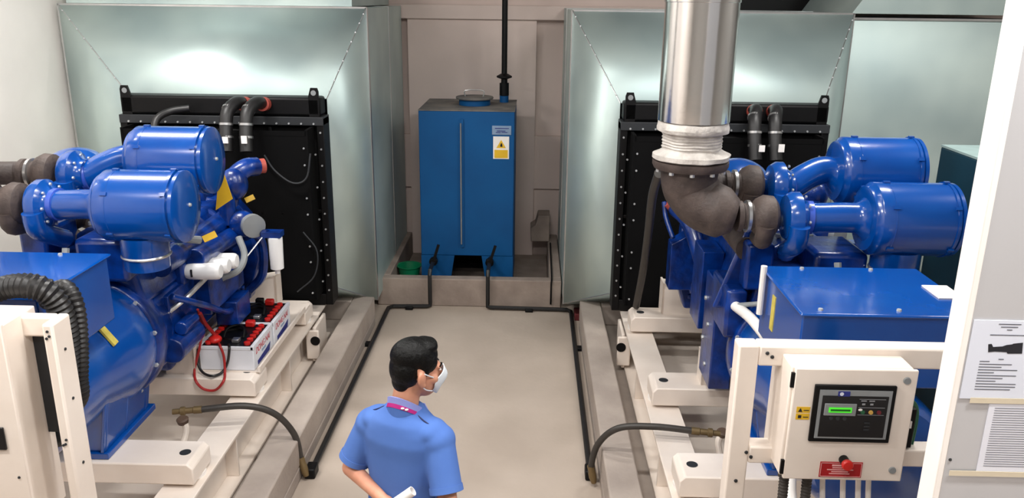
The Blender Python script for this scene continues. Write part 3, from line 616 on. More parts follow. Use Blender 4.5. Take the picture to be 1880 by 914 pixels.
# ================================================================== CONTROL PANELS
PW = .44
def control_panel(X, uc, label):
    root = empty('control_panel', (X, 2.97, .45), label, 'control panel', 'cream control panels on frames'); O = V((0, 2.97, .45))
    def P(mb, name, m, parent, **k): return mb.build(name, m, parent, O, **k)
    m = MB()
    for s in (-1, 1): m.box(*sorted((s * .71, s * .79)), 2.92, 3.0, .451, 1.84)
    m.box(-.71, .71, 2.92, 3.0, 1.755, 1.84); m.box(-.71, .71, 2.92, 3.0, 1.33, 1.405); m.box(-.71, .71, 2.92, 3.0, .5, .57)
    fr = P(m, 'frame', 'cream', root, bevel=.008)
    m = MB()
    for s in (-1, 1):
        for (dx, z) in ((.68, 1.81), (.66, 1.795), (.61, 1.8), (.7, 1.36), (.72, 1.38), (.75, 1.25)): m.lathe((s * dx, 2.92, z), (0, -1, 0), [(0, .008), (.005, .006)], 8)
    P(m, 'frame_bolts', 'grey', fr)
    a, b_ = uc - PW / 2, uc + PW / 2; yf = 2.79; z0, z1 = 1.345, 1.81
    en = P(MB().box(a - .01, b_ - .0, yf + .018, 3.04, z0 + .005, z1 + .0), 'enclosure', 'cream', root, bevel=.006)
    dr = P(MB().box(a, b_ + .01, yf, yf + .018, z0, z1), 'door', 'cream', root, bevel=.005)
    for z in (z0 + .05, z1 - .05): P(MB().box(a - .012, a + .004, yf + .002, yf + .012, z - .03, z + .03), 'hinge', 'black', dr)
    for z in (z0 + .05, z1 - .04): P(MB().lathe((b_ - .03, yf, z), (0, -1, 0), [(0, .014), (.006, .013)], 16), 'door_lock', 'bezel', dr)
    # controller
    c0, c1, d0, d1 = a + .075, a + .375, 1.515, 1.75
    cm = P(MB().box(c0, c1, yf - .012, yf, d0, d1), 'controller', 'black', root, bevel=.004)
    y = yf - .013
    P(MB().box(c0 + .018, c1 - .016, y - .002, y + .001, d0 + .018, d1 - .018), 'bezel', 'bezel', cm)
    P(MB().box(c0 + .03, c1 - .028, y - .004, y, d0 + .026, d1 - .04), 'face_plate', 'panelblk', cm)
    P(MB().box(c0 + .085, c0 + .128, y - .005, y, d1 - .041, d1 - .022), 'logo', 'navy', cm)
    P(MB().lathe((c0 + .097, y - .005, d1 - .031), (0, -1, 0), [(0, .001), (.001, .0075)], 20), 'logo_oval', 'paper', cm)
    P(MB().box(c0 + .04, c0 + .158, y - .008, y - .003, d1 - .12, d1 - .07), 'screen_surround', 'bezel', cm, bevel=.003)
    P(MB().box(c0 + .056, c0 + .14, y - .011, y - .007, d1 - .105, d1 - .085), 'screen', 'lcd', cm)
    P(MB().box(c0 + .062, c0 + .134, y - .013, y - .01, d1 - .098, d1 - .091), 'screen_text', 'lcdtxt', cm)
    for k, mm in enumerate(('btngreen', 'btnyel', 'btnred')): P(MB().lathe((c0 + .183 + k * .03, y - .004, d1 - .104), (0, -1, 0), [(0, .0085), (.004, .0075)], 16), 'button', mm, cm)
    for k in range(3): P(MB().lathe((c0 + .07 + k * .025, y - .004, d1 - .132), (0, -1, 0), [(0, .008), (.003, .007)], 16), 'button', 'grey', cm)
    for k in range(3): P(MB().rbox((c0 + .205, y - .005, d1 - .148 - k * .014), (.02, .004, .006), (0, 0, 0)), 'button', 'grey', cm)
    P(MB().ell((c0 + .173, y - .006, d1 - .094), (.008, .002, .005)), 'indicator_light', 'white', cm)
    m = MB().box(c0 + .165, c0 + .262, y - .005, y - .003, d1 - .116, d1 - .1145).box(c0 + .165, c0 + .262, y - .005, y - .003, d1 - .086, d1 - .0845).box(c0 + .165, c0 + .262, y - .005, y - .003, d1 - .052, d1 - .0505)
    for k in range(2): m.box(c0 + .172 + k * .03, c0 + .192 + k * .03, y - .005, y - .003, d1 - .06, d1 - .056); m.box(c0 + .177 + k * .03, c0 + .188 + k * .03, y - .005, y - .003, d1 - .075, d1 - .068)
    P(m, 'panel_print', 'gprint', cm)
    for z in (1.63, 1.602): P(MB().box(a + .02, a + .07, yf - .002, yf, z, z + .024), 'warning_label', 'yellow', dr)
    P(MB().prism([(a + .026, yf - .003, 1.634), (a + .042, yf - .003, 1.634), (a + .034, yf - .003, 1.65)], (0, .001, 0)).box(a + .046, a + .066, yf - .003, yf - .002, 1.639, 1.642).box(a + .046, a + .066, yf - .003, yf - .002, 1.611, 1.614).box(a + .028, a + .04, yf - .003, yf - .002, 1.608, 1.62), 'label_print', 'inkblk', dr)
    # red sign and stop button
    cx = a + .215
    sg = P(MB().box(cx - .08, cx + .08, yf - .003, yf, 1.36, 1.425), 'warning_sign', 'redsign', root)
    m = MB()
    for bx in ((-.077, .077, 1.363, 1.3645), (-.077, .077, 1.4205, 1.422), (-.077, -.0755, 1.363, 1.422), (.0755, .077, 1.363, 1.422)): m.box(cx + bx[0], cx + bx[1], yf - .0045, yf - .003, bx[2], bx[3])
    for k, (l, r2, h2) in enumerate(((-.035, .032, .007), (-.033, .03, .0035), (-.052, .047, .0035), (-.035, .028, .0035), (-.043, .034, .0035))): m.box(cx + l, cx + r2, yf - .0045, yf - .003, 1.408 - k * .0085, 1.408 + h2 - k * .0085)
    P(m, 'sign_print', 'pinkprint', sg)
    st = P(MB().lathe((cx + .005, yf, 1.437), (0, -1, 0), [(0, .018), (.03, .017)], 20), 'emergency_stop', 'black', root)
    P(MB().lathe((cx + .005, yf - .03, 1.437), (0, -1, 0), [(0, .012), (.004, .02), (.016, .022), (.022, .018), (.024, .002)], 24), 'stop_button', 'red', st)
    # conduits under the box
    for x in (a + .03, a + .12): P(MB().cyl((x, 2.86, 1.345), (x, 2.86, 1.315), .025).corr([(x, 2.86, 1.32), (x + .01, 2.87, 1.1), (x + .05, 2.95, .7), (x + .1, 3.05, .5)], .02, .014), 'conduit', 'hose', root)
    for x in (a + .18, a + .26, a + .32, a + .36): P(MB().tube([(x, 2.87, 1.345), (x + .02, 2.88, 1.2), (x + .08, 2.95, .95), (x + .1, 3.03, .6)], .011, 8, 5), 'white_cable', 'white', root)
    # breaker with green wires on the side nearest the skid edge
    br = P(MB().box(b_ + .02, b_ + .1, 2.93, 3.05, 1.41, 1.58), 'circuit_breaker', 'black', root, bevel=.004)
    P(MB().box(b_ + .05, b_ + .085, 2.925, 2.935, 1.5, 1.53).box(b_ + .035, b_ + .075, 2.925, 2.935, 1.415, 1.46), 'breaker_switch', 'white', br)
    for k in range(4): P(MB().tube([(b_ + .03 + .01 * k, 2.99, 1.58), (b_ + .07 + .008 * k, 2.97, 1.6), (b_ + .105 + .005 * k, 2.96, 1.55), (b_ + .1 + .008 * k, 2.97, 1.4), (b_ + .09 + .008 * k, 2.98, 1.32)], .004, 6, 5), 'green_wire', 'gcable', br)
    P(MB().tube([(b_ + .02, 3.02, 1.73), (b_ + .2, 3.02, 1.735), (.7, 3.02, 1.73)], .012, 10), 'white_cable', 'white', root)
    return root
control_panel(1.6, -.39, 'cream control panel with green screen and red stop button, on the right skid')
cpl = empty('control_panel', (-2.2, 3.0, .45), 'tall cream control panel box on the left skid, cut off by the left photo edge', 'control panel', 'cream control panels on frames'); O = V((-2.2, 3.0, .45))
fr = MB().box(-1.917, -1.872, 2.96, 3.09, .451, 1.85).box(-3.35, -3.27, 2.96, 3.1, .451, 1.85).box(-3.27, -1.917, 3.04, 3.09, 1.76, 1.85).box(-3.27, -1.917, 3.04, 3.1, .6, .68).build('frame', 'cream', cpl, O, bevel=.01)
m = MB()
for x, z in ((-1.895, 1.82), (-1.89, 1.8), (-1.902, 1.79), (-1.89, 1.34), (-1.895, 1.32), (-1.905, 1.315)): m.lathe((x, 2.96, z), (0, -1, 0), [(0, .006), (.004, .005)], 8)
for y, z in ((3.02, 1.72), (3.02, 1.5), (3.02, 1.2)): m.lathe((-1.872, y, z), (1, 0, 0), [(0, .007), (.004, .006)], 8)
m.pieces('frame_bolt', 'grey', fr, O)
MB().box(-2.55, -2.045, 2.92, 3.14, .95, 1.86).build('enclosure', 'cream', cpl, O, bevel=.006)
dr = MB().box(-2.56, -2.035, 2.895, 2.915, .94, 1.87).build('door', 'cream', cpl, O, bevel=.004)
MB().box(-2.3, -2.095, 2.885, 2.895, 1.33, 1.43).build('switch_window', 'panelblk', dr, O, bevel=.003)
MB().lathe((-2.07, 2.895, 1.2), (0, -1, 0), [(0, .006), (.004, .005)], 8).build('door_screw', 'grey', dr, O)
MB().box(-2.044, -1.93, 3.09, 3.1, 1.3, 1.8).build('gap_shade_strip', 'grey', cpl, O)  # dark strip standing in for the shade between box and post
# black corrugated conduits from the left panel to the alternator
for pts, lab, r_ in (([at(-60, 600, 3.16), at(-30, 548, 3.18), at(10, 528, 3.2), at(55, 527, 3.2), at(95, 545, 3.22), at(118, 590, 3.24), at(126, 650, 3.26), at(128, 740, 3.3), at(130, 790, 3.4), (-2.33, 3.55, 1.0)], 'fat black corrugated conduit arching over the left control panel', .052),
                 ([at(85, 560, 3.42), at(98, 535, 3.4), at(122, 528, 3.36), at(140, 560, 3.32), at(147, 620, 3.3), at(147, 690, 3.3), at(142, 740, 3.34), (-2.33, 3.46, 1.08)], 'black corrugated conduit hanging nearest the blue alternator of the left generator', .036),
                 ([at(-60, 560, 3.34), at(-20, 535, 3.34), at(30, 520, 3.34), at(80, 525, 3.36), at(112, 560, 3.4), at(127, 620, 3.42), at(133, 720, 3.45), (-2.34, 3.5, 1.2)], 'black corrugated conduit in the middle of the bundle behind the left panel', .045)):
    tag(MB().corr(pts, r_, .022).build('corrugated_conduit', 'rubber', org=pts[-1]), lab, 'conduit', 'corrugated conduits by the left panel')

# ================================================================== HOSES
def hose(pts, X, label, fit):
    root = empty('fuel_hose', pts[-1], label, 'hose', 'dark hoses joining the skids to the floor pipes'); O = V(pts[-1])
    MB().tube(pts, .021, 12, 8).build('hose', 'hose', root, O)
    a = V(pts[0]); d = (a - V(pts[1])).normalized(); L_ = .18
    MB().lathe(a - d * .02, d, [(0, .024), (.05, .024), (.055, .02), (.1, .02), (.105, .028), (.13, .028), (.135, .018), (L_, .018)], 12).build('brass_fitting', 'brass', root, O)
    e = V(pts[-1]); MB().lathe(e, (V(pts[-2]) - e), [(-.04, .018), (0, .026), (.04, .026), (.05, .023), (.09, .024)], 12).build('brass_fitting', 'brass', root, O)
hose([at(365, 752, 4.62), at(450, 745, 4.66), at(505, 760, 4.72), at(540, 797, 4.78), at(552, 840, 4.8), (-1.47, 4.78, .07)], -2.6, 'dark hose arching over the kerb from the left generator skid', 1)
hose([at(1275, 791, 4.62), at(1200, 783, 4.64), at(1135, 786, 4.68), at(1098, 815, 4.74), at(1085, 858, 4.78), (.45, 4.78, .07)], 1.6, 'dark hose arching over the kerb from the right generator skid', -1)

# ================================================================== BATTERIES
bx0, bx1 = -2.27, -1.88; zb = .607
tray = MB().box(bx0 - .03, bx1 + .035, 5.15, 6.5, .601, .606).box(bx1 + .02, bx1 + .035, 5.15, 6.33, .606, .64).box(bx0 - .03, bx0 - .015, 5.3, 6.33, .6, .65)
tray.build('battery_tray', 'cream', GL, V((-2.6, 5, .1)))
def battery():
    root = empty('battery', (0, 0, zb), '', 'battery', 'white batteries on the left skid')
    hw, hd, h = .19, .21, .175
    cs = MB().box(-hw, hw, -hd, hd, 0, h - .01).build('case', 'batt', root, bevel=.006)
    rm = MB().box(-hw - .004, -hw + .02, -hd - .004, hd + .004, h - .02, h + .01).box(hw - .02, hw + .004, -hd - .004, hd + .004, h - .02, h + .01).box(-hw, hw, -hd - .004, -hd + .012, h - .02, h + .004).box(-hw, hw, hd - .012, hd + .004, h - .02, h + .004)
    rm.build('case_rim', 'batt', root, bevel=.003)
    MB().box(-hw + .02, hw - .02, -hd + .012, hd - .012, h - .01, h + .004).build('lid', 'panelblk', root)
    for s in (-1, 1):
        for k in range(6): MB().lathe((s * .135, -.165 + k * .062, h + .004), (0, 0, 1), [(0, .022), (.018, .022), (.022, .016)], 16).build('vent_cap', 'red', root)
    MB().tube([(-.07, -.06, h + .006), (-.06, .0, h + .05), (0, .045, h + .06), (.06, 0, h + .05), (.07, -.06, h + .006)], .009, 8, 5, flat=.6).build('carry_handle', 'black', root)
    MB().lathe((-.02, 0, h + .003), (0, 0, 1), [(0, .1), (.012, .095), (.012, .08), (.003, .078)], 32).build('handle_ring', 'black', root)
    MB().box(.02, .085, .13, .185, h + .004, h + .05).build('terminal_cover', 'red', root, bevel=.01)
    MB().ell((-.1, -.13, h + .02), (.045, .05, .03)).build('terminal_cover', 'red', root)
    MB().box(.02, .07, -.15, -.1, h + .004, h + .03).build('terminal_post', 'steel', root, bevel=.005)
    for sx in (1,):
        lb = text('DONG NAI', .062, (hw + .001, -.01, .122), (PI / 2, 0, PI / 2), 'redprint', root, 'brand_lettering', shear=.3)
        pts = [(hw + .0005, -.14, .015), (hw + .0005, .12, .015), (hw + .0005, .15, .07), (hw + .0005, .05, .058), (hw + .0005, -.14, .045)]
        MB().prism(pts, (.001, 0, 0)).build('blue_swoosh', 'navy', root)
        MB().box(hw, hw + .001, -.04, .05, .072, .09).build('small_print', 'plate', root)
    return root
b1 = battery(); b1.location = (-2.075, 5.37, zb); b1['label'] = 'white battery with red caps on the left skid, nearer the camera'
b2 = copy_tree(b1); b2.location = (-2.07, 5.81, zb); b2['label'] = 'white battery with red caps on the left skid, farther from the camera'
MB().box(-.06, .0, .15, .2, .18, .225).build('terminal_cap', 'black', b2, bevel=.008)
def cable(pts, r, m, lab, nm='battery_cable'): return tag(MB().tube(pts, r, 10, 8).build(nm, m, org=pts[-1]), lab, 'cable', 'battery cables')
zt = .622
cable([at(402, 630, 5.2), at(405, 637, 5.135), at(411, 655, 5.13), atz(413, 683, zt), at(410, 700, 5.02), at(395, 716, 5.02), at(374, 714, 5.02), at(360, 700, 5.02), atz(357, 682, zt), at(361, 660, 5.12), at(367, 635, 5.16), at(371, 600, 5.22), at(363, 568, 5.1)], .009, 'redcable', 'red battery cable looping down in front of the nearer battery')
cable([at(367, 575, 5.12), at(378, 595, 5.2), at(392, 612, 5.25), at(402, 628, 5.25)], .013, 'redcable', 'short thick red cable from the engine to the nearer battery')
cable([at(420, 632, 5.2), at(421, 640, 5.135), at(418, 664, 5.13), atz(408, 683, zt), atz(390, 690, zt), atz(373, 684, zt), at(364, 668, 5.13), at(363, 640, 5.16)], .009, 'rubber', 'black battery cable looping in front of the nearer battery')

# ================================================================== EXHAUST
def exhaust(X, lab):
    cx, cy = X - .71, 4.55
    root = empty('exhaust_pipe', (cx, cy, 2.2), lab, 'exhaust pipe', 'clad exhaust pipes'); O = root.location
    MB().lathe((cx, cy, 2.47), (0, 0, 1), [(0, .19), (0, .195), (.62, .195), (.622, .2), (.65, .2), (.652, .195), (CEIL - 2.47, .195)], 56).build('aluminium_cladding', 'alu', root, O)
    random.seed(5)
    m = MB(); prof = [(2.25, .185), (2.262, .21), (2.285, .212), (2.298, .185), (2.31, .165)]
    z = 2.31
    while z < 2.4: prof += [(z + .008, .162), (z + .016, .168)]; z += .016
    prof += [(2.405, .17), (2.412, .195), (2.43, .2), (2.45, .195), (2.465, .19), (2.475, .16)]
    n = 72; vs = []; fs = []
    for i, (z, r) in enumerate(prof):
        for k in range(n):
            a = 2 * PI * k / n; q = noise.noise(V((math.cos(a) * 2, math.sin(a) * 2, z * 28))) * .009
            vs.append((cx + math.cos(a) * (r + q), cy + math.sin(a) * (r + q), z + noise.noise(V((math.cos(a) * 1.6 + 5, math.sin(a) * 1.6, z * 9))) * .009))
    for i in range(len(prof) - 1):
        for k in range(n): a, b_ = i * n + k, i * n + (k + 1) % n; fs.append((a, b_, b_ + n, a + n))
    fs.append(tuple(range(n - 1, -1, -1)))
    m.add(vs, fs); m.build('fabric_wrapped_bellows', 'wrap', root, O)
    fl = MB().lathe((cx, cy, 2.205), (0, 0, 1), [(0, .2), (.02, .21), (.044, .21), (.046, .19)], 56).build('flange', 'rust', root, O)
    m = MB()
    for k in range(10): a = 2 * PI * k / 10 + .2; m.lathe((cx + math.cos(a) * .185, cy + math.sin(a) * .185, 2.208), (0, 0, -1), [(0, .014), (.02, .014)], 6)
    m.pieces('flange_bolt', 'bolt', fl, O)
    P0 = [(cx, cy, 2.215), (cx, cy, 2.14), (cx + .02, cy, 2.08), (cx + .08, cy - .03, 2.01), (cx + .15, cy - .07, 1.98), (cx + .2, cy - .1, 1.97), (cx + .245, cy - .11, 1.96)]
    N_ = 6 * 6 + 1
    MB().tube(P0, .15, 32, 6, rf=lambda i, N: .16 - .02 * (i / N) - .05 * max(0, (i / N - .75)) / .25).build('elbow', 'rust', root, O)
    MB().tube([(cx + .04, cy + .04, 2.1), (cx + .13, cy + .17, 2.07), (cx + .2, cy + .23, 2.06), (cx + .25, cy + .24, 2.06)], .07, 20, 6).build('branch_pipe', 'rust', root, O)
    return root
exhaust(1.6, 'silver clad exhaust pipe with white wrapped bellows above the right generator')
exhaust(-2.6, 'exhaust pipe of the left generator at the left photo edge beside the wall')
pts = [at(1210, 318, 4.9), at(1198, 360, 5.3), at(1190, 430, 5.8), at(1180, 500, 6.2), at(1168, 562, 6.5)]
tag(MB().tube(pts, .03, 12, 8).build('rubber_cable', 'hose', org=pts[-1]), 'thick dark cable hanging in front of the right radiator', 'cable')

# ================================================================== WHITE PANEL WITH NOTICES
root = empty('steel_partition', (1.9, 2.24, 1.5), 'tall white steel panel with taped notices at the right photo edge', 'panel'); O = root.location
yp = 2.2
MB().box(1.258, 2.9, yp, 2.285, 1.5, 4.3).build('panel_sheet', 'cab', root, O)
MB().box(1.238, 1.258, yp - .002, 2.287, 1.5, 4.3).build('lit_panel_edge', 'white', root, O, bevel=.003)  # side face of the panel in whiter paint, light falling on it painted in
m = MB()
for px, py in ((1845, 5), (1868, 92), (1727, 843)): p = at(px, py, yp); m.lathe((max(p.x, 1.27), yp, p.z), (0, -1, 0), [(0, .005), (.003, .004)], 10)
m.pieces('rivet', 'grey', root, O)
def notice(x0, x1, z0, z1, mname, lab, art):
    r = empty('paper_notice', ((x0 + x1) / 2, yp, z0), lab, 'notice', 'paper notices on the white panel'); O = r.location
    MB().box(x0, x1, yp - .0035, yp - .0005, z0, z1).build('sheet', mname, r, O)
    m = MB(); W = x1 - x0; H_ = z1 - z0; y = yp - .0042
    if art == 1:
        for (l, rr, t) in ((.38, .72, .04), (.42, .68, .075), (.52, .6, .11), (.28, .8, .175), (.48, .56, .48)): m.box(x0 + W * l, x0 + W * rr, y, y + .0006, z1 - H_ * t - .002, z1 - H_ * t)
        for k, rr in enumerate((.35, .7, .55, .8, .45, .8, .6, .5, .82, .82, .75)): m.box(x0 + W * .2, x0 + W * rr, y, y + .0006, z1 - H_ * (.51 + k * .036) - .002, z1 - H_ * (.51 + k * .036))
    elif art == 2:
        for k in range(26): m.box(x0 + W * .08, x0 + W * (.9 - .2 * random.random()), y, y + .0006, z1 - H_ * (.06 + k * .034) - .0012, z1 - H_ * (.06 + k * .034))
    else:
        for k in range(11): m.box(x0 + W * .1, x0 + W * .9, y, y + .0006, z1 - H_ * (.35 + k * .05) - .002, z1 - H_ * (.35 + k * .05))
    m.build('printed_lines', 'ink', r, O)
    if art == 1:
        zz = z1 - H_ * .34
        q = [(.28, .045), (.33, .05), (.36, .01), (.5, .02), (.56, .04), (.64, .05), (.66, .06), (.8, .075), (.82, -.07), (.6, -.075), (.58, -.055), (.4, -.05), (.3, -.06)]
        MB().prism([(x0 + W * a, y, zz + b_ * H_ * .95) for a, b_ in q], (0, .0006, 0)).build('printed_picture', 'inkblk', r, O)
pa = at(1758, 585, yp); pb = at(1862, 720, yp)
X0p = 1.262
notice(X0p, X0p + .185, 2.0, 2.245, 'paper', 'white notice with a dark machine picture taped on the white panel', 1)
notice(X0p + .19, X0p + .38, 2.0, 2.245, 'paper', 'white notice cut off by the right photo edge, beside the picture notice', 3)
notice(X0p + .09, X0p + .3, 1.76, 1.985, 'film', 'faint text sheet taped below the picture notice', 2)
for k, (z, lab) in enumerate(((1.987, 'yellowed tape strip between the upper and lower notices'), (1.745, 'yellowed tape strip below the lowest notice'))):
    tag(MB().box(X0p + .02 * (1 - k) + .01, X0p + .4, yp - .006, yp - .0045, z, z + .017).build('tape_strip', 'tape', org=(X0p + .2, yp - .005, z)), lab, 'tape', 'tape strips on the white panel')

# ================================================================== PERSON
PX, PY = -.525, 3.2
root = empty('person', (PX, PY, 0), 'man in blue short-sleeved shirt, white mask and magenta lanyard, hands behind back', 'person', rz=math.radians(-24))
HC = V((.045, .035, 1.573)); HS = 1.07                                     # head centre
HM = Matrix.Translation(HC) @ Euler((math.radians(-6), math.radians(0), math.radians(-38)), 'XYZ').to_matrix().to_4x4() @ Matrix.Scale(HS, 4)
def Hx(mb): return mb.xf(HM)
body = MB()
hd = MB().ell((0, -.014, .025), (.074, .094, .096)).ell((0, .026, -.03), (.062, .066, .082)).ell((0, .036, -.072), (.047, .048, .045))
hd.cap((0, .084, .01), (0, .1, -.028), .010, .014).ell((0, .076, .018), (.05, .018, .014)).ell((0, .082, -.058), (.025, .012, .008)).ell((0, .084, -.07), (.022, .011, .008))
for s in (-1, 1):
    hd.ell((s * .079, -.01, -.012), (.011, .022, .033), (.15, 0, s * .45)).ell((s * .076, -.002, -.038), (.01, .013, .013)); hd.ell((s * .052, .052, -.025), (.018, .02, .02))
body.v, body.f = [], []
hd.xf(HM); body.add(hd.v, hd.f)
body.cap((0, -.02, 1.36), (.02, .0, 1.53), .062, .056)
body.rings([(.84, .15, .1, 0, 0), (.95, .155, .1, 0, 0), (1.1, .145, .095, 0, 0), (1.25, .165, .1, 0, 0), (1.3, .165, .095, 0, -.01), (1.35, .12, .07, 0, -.015), (1.385, .06, .05, 0, -.015)], p=2.2)
XF = (Matrix.Translation((PX, PY, 0)) @ Matrix.Rotation(math.radians(-24), 4, 'Z')).inverted()
LE, RE = V((-.262, -.06, 1.06)), V((.262, -.09, 1.05))
HANDP = XF @ at(715, 928, 3.0)
LW, RW = HANDP + V((-.07, .045, -.01)), HANDP + V((.09, .01, -.03))
for s, e, w_ in ((-1, LE, LW), (1, RE, RW)):
    sh = V((s * .172, -.01, 1.285)); body.cap(sh, e, .05, .04); body.cap(e, w_, .04, .026)
    # leg
    body.cap((s * .09, 0, .86), (s * .1, .01, .48), .082, .056); body.cap((s * .1, .01, .48), (s * .105, -.01, .09), .055, .036)
    body.ell((s * .1, -.03, .32), (.05, .052, .11))
def hand(w_, d, n_, side, hold):
    """palm from wrist along d; n_ = palm normal (curl direction); side = thumb side"""
    d = d.normalized(); n_ = (n_ - d * n_.dot(d)).normalized(); l = d.cross(n_) * side
    body.cap(w_, w_ + d * .03, .025, .027)
    for q in (-1, -.33, .33, 1): body.cap(w_ + d * .02 + l * q * .018, w_ + d * .085 + l * q * .03, .014, .011)
    for k, (q, L_) in enumerate(((1, .9), (.33, 1.0), (-.33, .95), (-1, .75))):
        p = w_ + d * .088 + l * q * .03; a = .35
        for j, sl in enumerate((.038, .025, .02)):
            a += hold * (.5, .7, .6)[j]; q_ = p + (d * math.cos(a) + n_ * math.sin(a)) * sl * L_
            body.cap(p, q_, .0095 - j * .001, .0088 - j * .001); p = q_
    p = w_ + d * .03 + l * .024; q_ = p + (l * .7 + d * .6 + n_ * .3).normalized() * .04; body.cap(p, q_, .012, .0105)
    r_ = q_ + (d * .8 + n_ * .6 - l * .1).normalized() * .03; body.cap(q_, r_, .0105, .009)
hand(LW, V((.6, -.12, -.3)), V((-.1, -.3, .9)), 1, 1.1)
hand(RW, V((-.75, -.08, -.25)), V((-.1, .9, .3)), 1, 1.0)
body.build('body', 'skin', root, remesh=.0055)

hair = MB().ell((0, -.02, .062), (.080, .098, .074)).ell((0, .024, .1), (.06, .05, .034)).ell((-.008, .048, .104), (.044, .028, .024)).ell((0, -.05, .01), (.078, .066, .085)).ell((0, -.066, -.045), (.055, .036, .045))
for s in (-1, 1): hair.ell((s * .045, .008, .045), (.034, .056, .05)).ell((s * .066, .012, .022), (.011, .014, .03))
hair.xf(HM); hair.build('hair', 'hair', root, remesh=.004)
# face mask
vs = []; fs = []; na, nz = 22, 12
for j in range(nz + 1):
    t = j / nz; z = .0 - .108 * t
    a0 = 1.22 - .28 * abs(t - .45)
    for i in range(na + 1):
        ph = -a0 + 2 * a0 * i / na
        ax = .069 * (1 - .35 * t ** 3); by = .078 + .03 * math.exp(-((t - .36) / .3) ** 2) * math.exp(-(ph / .55) ** 2) + .004 - .016 * t ** 3
        zz = z + (.012 * math.exp(-(ph / .35) ** 2) * (1 - t)) - .02 * (1 - t) * (abs(ph) / a0) ** 2 + .028 * t * (abs(ph) / a0) ** 2
        vs.append(HM @ V((ax * math.sin(ph), .026 + by * math.cos(ph) * .93, zz)))
for j in range(nz):
    for i in range(na): a = j * (na + 1) + i; fs.append((a, a + 1, a + na + 2, a + na + 1))
mk = MB().add(vs, fs).build('face_mask', 'mask', root); sd = mk.modifiers.new('solid', 'SOLIDIFY'); sd.thickness = .003; sd.offset = 1
for s in (-1, 1):
    st = MB().tube([HM @ V(p) for p in ((s * .060, .052, -.018), (s * .070, .03, -.006), (s * .077, .008, .006), (s * .079, -.006, .012), (s * .078, -.014, .0), (s * .076, -.012, -.025), (s * .072, -.002, -.046), (s * .062, .02, -.066), (s * .050, .05, -.078))], .0026, 8, 5)
    st.build('ear_loop', 'mask', mk)
# eyes and brows
for s in (-1, 1):
    ey = MB().ell((s * .03, .083, .006), (.012, .006, .006)).xf(HM).build('eye', 'white', root)
    MB().ell((s * .031, .0878, .006), (.005, .002, .005)).xf(HM).build('pupil', 'inkblk', ey)
    MB().tube([(s * .014, .094, .024), (s * .03, .09, .029), (s * .048, .076, .024)], .0035, 8, 4).xf(HM).build('eyebrow', 'hair', root)
# shirt
sh = MB().rings([(.80, .195, .14, 0, -.005), (.9, .19, .135, 0, -.005), (1.05, .18, .128, 0, 0), (1.2, .192, .13, 0, 0), (1.27, .195, .125, 0, -.01), (1.32, .18, .11, 0, -.015), (1.36, .145, .1, 0, -.017), (1.39, .105, .085, .0, -.012), (1.415, .078, .072, .005, -.008)], p=2.15)
for s, e in ((-1, LE), (1, RE)):
    a = V((s * .172, -.01, 1.285)); d = (e - a)
    sh.ell(a, (.072, .08, .07)).ell((s * .13, -.012, 1.325), (.075, .08, .05)); b_ = a + d * .83
    sh.cyl(a, b_, .068, .07, 28)
    sh.cap(a + d * .3 + V((-s * .02, 0, 0)), a + d * .6 + V((-s * .03, .01, 0)), .055, .05)
# back folds
for q in ((-.05, .9, .13, .0), (.06, 1.0, -.06, .12), (.1, .86, .04, .1)):
    sh.cap((q[0], -.118, q[1]), (q[0] + q[2], -.112, q[1] + q[3]), .016, .012)
so = sh.build('shirt', 'shirt', root, remesh=.006); so.modifiers['smooth'].iterations = 22
for s, e in ((-1, LE), (1, RE)):
    a = V((s * .172, -.01, 1.285)); d = (e - a); b_ = a + d * .83
    MB().lathe(b_ - d.normalized() * .028, d, [(0, .07), (.0, .0725), (.027, .0735), (.029, .068)], 28, cap=False).build('sleeve_cuff', 'shirt', so)
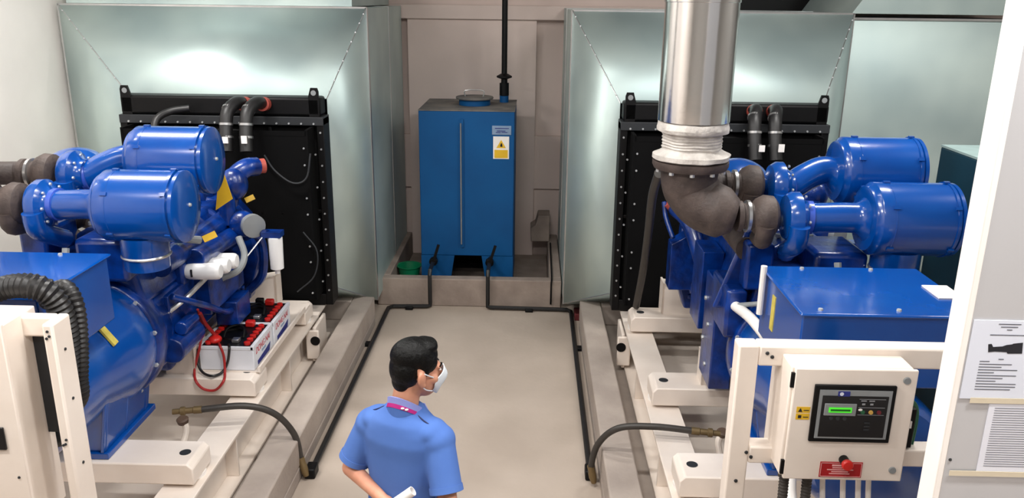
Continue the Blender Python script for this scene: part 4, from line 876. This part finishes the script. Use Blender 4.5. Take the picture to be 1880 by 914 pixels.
# collar, lanyard
def ring(rx, ry, z0, tilt, h_, th, c=(.008, -.008), n=48):
    vs = []; fs = []
    for k in range(n):
        a = 2 * PI * k / n; x, y = math.cos(a), math.sin(a)
        zc = z0 - tilt * (y + 0) * ry
        for (dr, dz) in ((0, 0), (-.006, h_), (th - .006, h_), (th, 0)): vs.append((c[0] + x * (rx + dr), c[1] + y * (ry + dr), zc + dz))
    for k in range(n):
        for j in range(4): a, b_ = k * 4 + j, k * 4 + (j + 1) % 4; c2 = ((k + 1) % n) * 4; fs.append((a, b_, c2 + (j + 1) % 4, c2 + j))
    return MB().add(vs, fs)
ring(.076, .077, 1.335, .8, .087, .006).build('collar', 'collar', root)
ring(.083, .084, 1.285, .8, .085, .004).build('shirt_neckband', 'shirt', so)
ring(.0812, .0822, 1.372, .8, .02, .002).build('lanyard', 'lan', root)
for a in (-1.15, -.95): MB().ell((.008 + math.cos(a) * .084, -.008 + math.sin(a) * .084, 1.382 - .8 * math.sin(a) * .08), (.008, .004, .005), (0, 0, a + PI / 2)).build('lanyard_mark', 'white', root)
for s in (-1, 1):
    MB().prism([(s * .004 + .008, .082, 1.385), (s * .06, .058, 1.402), (s * .075, .075, 1.35), (s * .035, .104, 1.318)], (0, .008, -.002)).build('collar_flap', 'collar', root, bevel=.002)
    MB().tube([(s * .06, .075, 1.36), (s * .05, .115, 1.29), (s * .03, .137, 1.2), (s * .004, .14, 1.1)], .006, 8, 6).build('lanyard_strap', 'lan', root)
    MB().tube([(s * .08, -.04, 1.402), (s * .12, -.04, 1.378), (s * .17, -.035, 1.353), (s * .21, -.03, 1.328)], .0035, 8, 5).build('shoulder_piping', 'pip', root)
# trousers and shoes
tr = MB().rings([(.72, .172, .125, 0, 0), (.84, .172, .125, 0, 0), (.93, .165, .115, 0, 0)], p=2.3)
for s in (-1, 1): tr.cap((s * .09, 0, .8), (s * .1, .01, .48), .1, .078).cap((s * .1, .01, .48), (s * .105, -.005, .12), .076, .07)
tr.build('trousers', 'trou', root, remesh=.008)
for s in (-1, 1):
    m = MB().rings([(0, .046, .135, s * .11, .05), (.02, .047, .137, s * .11, .05), (.05, .044, .125, s * .11, .042), (.075, .04, .08, s * .11, .0), (.1, .037, .045, s * .108, -.025)], p=2.3)
    m.build('shoe', 'shoe', root)
# rolled paper held behind the back
P1 = XF @ at(758, 901, 2.97); g = HANDP + V((0, -.035, .0)); d = (P1 - g).normalized()
m = MB().lathe(g - d * .16, d, [(0, .02), (.16 + (P1 - g).length, .021), (.16 + (P1 - g).length, .017), (.1, .016)], 24)
q = root.matrix_basis if False else Matrix.Translation((PX, PY, 0)) @ Matrix.Rotation(math.radians(-24), 4, 'Z')
m.xf(q)
tag(m.build('rolled_paper', 'white', org=q @ g), 'white rolled paper held behind the back of the man', 'paper')
